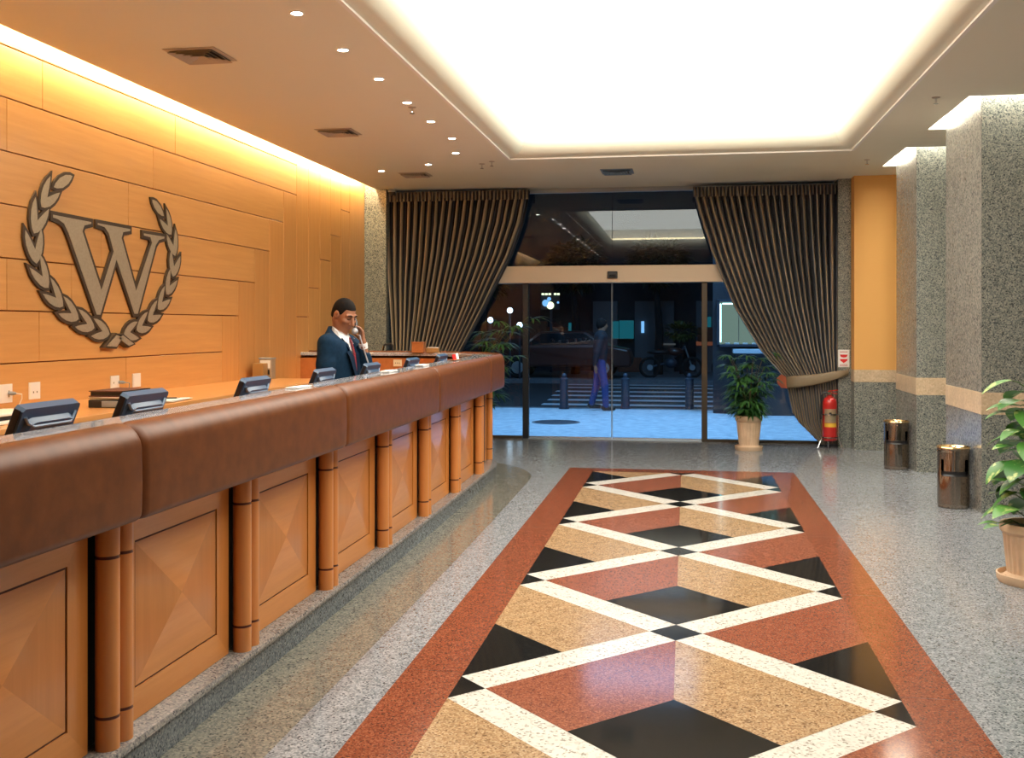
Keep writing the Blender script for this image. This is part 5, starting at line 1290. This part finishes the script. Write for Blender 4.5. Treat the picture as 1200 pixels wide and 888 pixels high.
for k in range(420):
    v = Vector((rr.gauss(0, 1), rr.gauss(0, 1), rr.gauss(0, 1))).normalized() * rr.uniform(.5, 1.); blade(fo, (-.15 + v.x * .62, 34.6 + v.y * .4, 1.42 + v.z * .22), v, .2, .08, .5, M['bush'], 2)
fo.build('foliage', t, fix=False); mb = MB(); mb.tube([(-.15, 34.6, 0), (-.15, 34.6, 1.3)], .06, M['tyre'], 8); mb.build('trunk', t, True)
# parked car and motorbikes
def car(loc, label):
    t = thing('parked_car', loc, label, 'car'); x, y, z = loc
    prof = [(-2.1, .35), (-2.12, .75), (-1.95, .92), (-1.2, .98), (-.65, 1.42), (.75, 1.45), (1.45, 1.0), (2.05, .88), (2.15, .6), (2.1, .35)]
    mb = MB(); vs = []; n = len(prof)
    for (w_, ins) in ((-.80, .0), (.80, .0)):
        for (u, v) in prof: vs.append((x + u, y + w_ * (1 - .16 * max(0, (v - .95) / .5)), z + v))
    mb.add(vs, [tuple(range(n)), tuple(range(n, 2 * n))[::-1]] + [(i, (i + 1) % n, n + (i + 1) % n, n + i) for i in range(n)], M['car_red']); o = mb.build('body', t); md = o.modifiers.new('b', 'BEVEL'); md.width = .06; md.segments = 2
    mb = MB(); mb.prism([(-1.05, 1.0), (-.6, 1.36), (.68, 1.38), (1.25, 1.02)], lambda u, v, h: (x + u, y - .795 + .13 * max(0, (v - .95) / .5) - h, z + v), .012, M['screen']); mb.build('side_window', t)
    for u in (-1.3, 1.3):
        for s in (-.78, .78):
            mb = MB(); mb.lathe([(0, -.1), (.20, -.11), (.31, -.10), (.33, -.05), (.33, .05), (.31, .10), (.20, .11), (0, .1)], M['tyre'], (x + u, y + s, z + .33), 24, axis='y'); wv = mb.build('wheel', t, 40)
            mb = MB(); mb.lathe([(0, -.02), (.19, -.01), (.19, .01), (0, .02)], M['frame_grey'], (x + u, y + s * 1.145, z + .33), 16, axis='y'); mb.build('hub_cap', wv)
car((-3.75, 31.9, 0), 'dark red parked car across the road left of the door seam')
def moto(loc, label, rz):
    t = thing('motorbike', loc, label, 'motorbike', 'motorbikes across the road'); X = Matrix.Translation(Vector(loc)) @ Matrix.Rotation(rz, 4, 'Z')
    def T(pts, r, m, nm): mb = MB(); mb.tube([X @ Vector(p) for p in pts], r, m, 8); mb.build(nm, t, True)
    for u in (-.65, .65):
        mb = MB(); pts = [X @ Vector((u + .29 * math.cos(a), 0, .31 + .29 * math.sin(a))) for a in np.linspace(0, 2 * PI, 25)]; mb.tube(pts, .045, M['tyre'], 8, False); wv = mb.build('wheel', t, True)
        mb = MB(); mb.tube([X @ Vector((u, -.04, .31)), X @ Vector((u, .04, .31))], .09, M['frame_grey'], 12); mb.build('hub', wv)
    T([(-.65, .08, .31), (-.1, .08, .45), (.25, 0, .75), (.42, 0, .95)], .03, M['iron'], 'frame'); T([(.65, .07, .31), (.42, .05, .98)], .025, M['frame_grey'], 'fork')
    T([(.40, -.34, 1.0), (.44, -.1, 1.02), (.44, .1, 1.02), (.40, .34, 1.0)], .018, M['black'], 'handlebar')
    mb = MB(); mb.sphere(X @ Vector((.12, 0, .80)), (.26, .14, .13), M['car_red'], 16, 10); mb.build('tank', t, True)
    mb = MB(); mb.sphere(X @ Vector((-.38, 0, .78)), (.36, .13, .07), M['black'], 16, 8); mb.build('seat', t, True)
    mb = MB(); mb.sphere(X @ Vector((0, 0, .45)), (.20, .14, .16), M['iron'], 14, 8); mb.build('engine', t, True)
moto((-.45, 32.2, 0), 'dark motorbike across the road right of the door seam', .12); moto((1.75, 32.3, 0), 'dark motorbike across the road before the right door frame', -.1)
# lit showcase on a wall to the right, with a pale ledge under it
t = thing('lit_showcase', (1.2, 19.3, 1.3), 'lit showcase with pale green glow outside, partly behind the right curtain', 'showcase')
mb = MB(); mb.box((.56, 19.34, 1.24), (2.0, 19.42, 2.06), M['iron']); mb.bbox((.56, 19.02, 1.22), (.60, 19.42, 2.06), .004, M['iron']); mb.bbox((.56, 19.02, 2.03), (2.0, 19.42, 2.07), .004, M['iron']); mb.bbox((.56, 19.02, 1.22), (2.0, 19.42, 1.26), .004, M['iron']); mb.build('case', t)
mb = MB(); mb.box((.61, 19.32, 1.265), (1.98, 19.335, 2.025), M['case_lit']); mb.build('back_panel', t)
mb = MB(); mb.tube([(.625, 19.25, 1.30), (.625, 19.25, 2.0)], .012, M['case_edge'], 8); mb.build('light_tube', t); mb = MB(); mb.tube([(.66, 19.25, 2.0), (1.95, 19.25, 2.0)], .012, M['case_edge'], 8); mb.build('light_tube', t)
for k in range(6): mb = MB(); mb.bbox((.70 + k * .16, 19.15, 1.262), (.79 + k * .16, 19.20, 1.29), .004, M['paper']); mb.build('card', t)
mb = MB(); mb.box((.95, 19.36, 1.32), (.96, 19.315, 1.9), M['pier_grey']); mb.build('divider', t)
M['ledge'] = mat('pale_blue_ledge', (.55, .62, .70), .6)
t = thing('wall_ledge', (1.3, 19.2, 1.1), 'pale blue ledge below the lit showcase outside', 'ledge'); mb = MB(); mb.bbox((.84, 18.95, 1.10), (2.4, 19.42, 1.18), .01, M['ledge']); mb.build('slab', t); mb = MB(); mb.box((.9, 19.1, -.02), (2.35, 19.4, 1.10), M['facade']); mb.build('support', t)
mb = MB(); mb.box((.5, 19.44, -.02), (4.5, 19.7, 4.2), M['facade']); S(mb, 'side_wall')
# street lighting: cold lamps over the pavement
for (x, y, e, s_) in ((-2.4, 16.6, 600, 1.4), (2.2, 16.8, 440, 1.4), (-1.0, 25.0, 200, 3.), (-2., 33., 24, 4.)):
    ld = bpy.data.lights.new('street_light', 'AREA'); ld.energy = e; ld.size = s_; ld.color = (.40, .68, 1.)
    lo = bpy.data.objects.new('street_light', ld); COL.objects.link(lo); lo.location = (x, y, 7.2)
SC.view_settings.exposure = .35
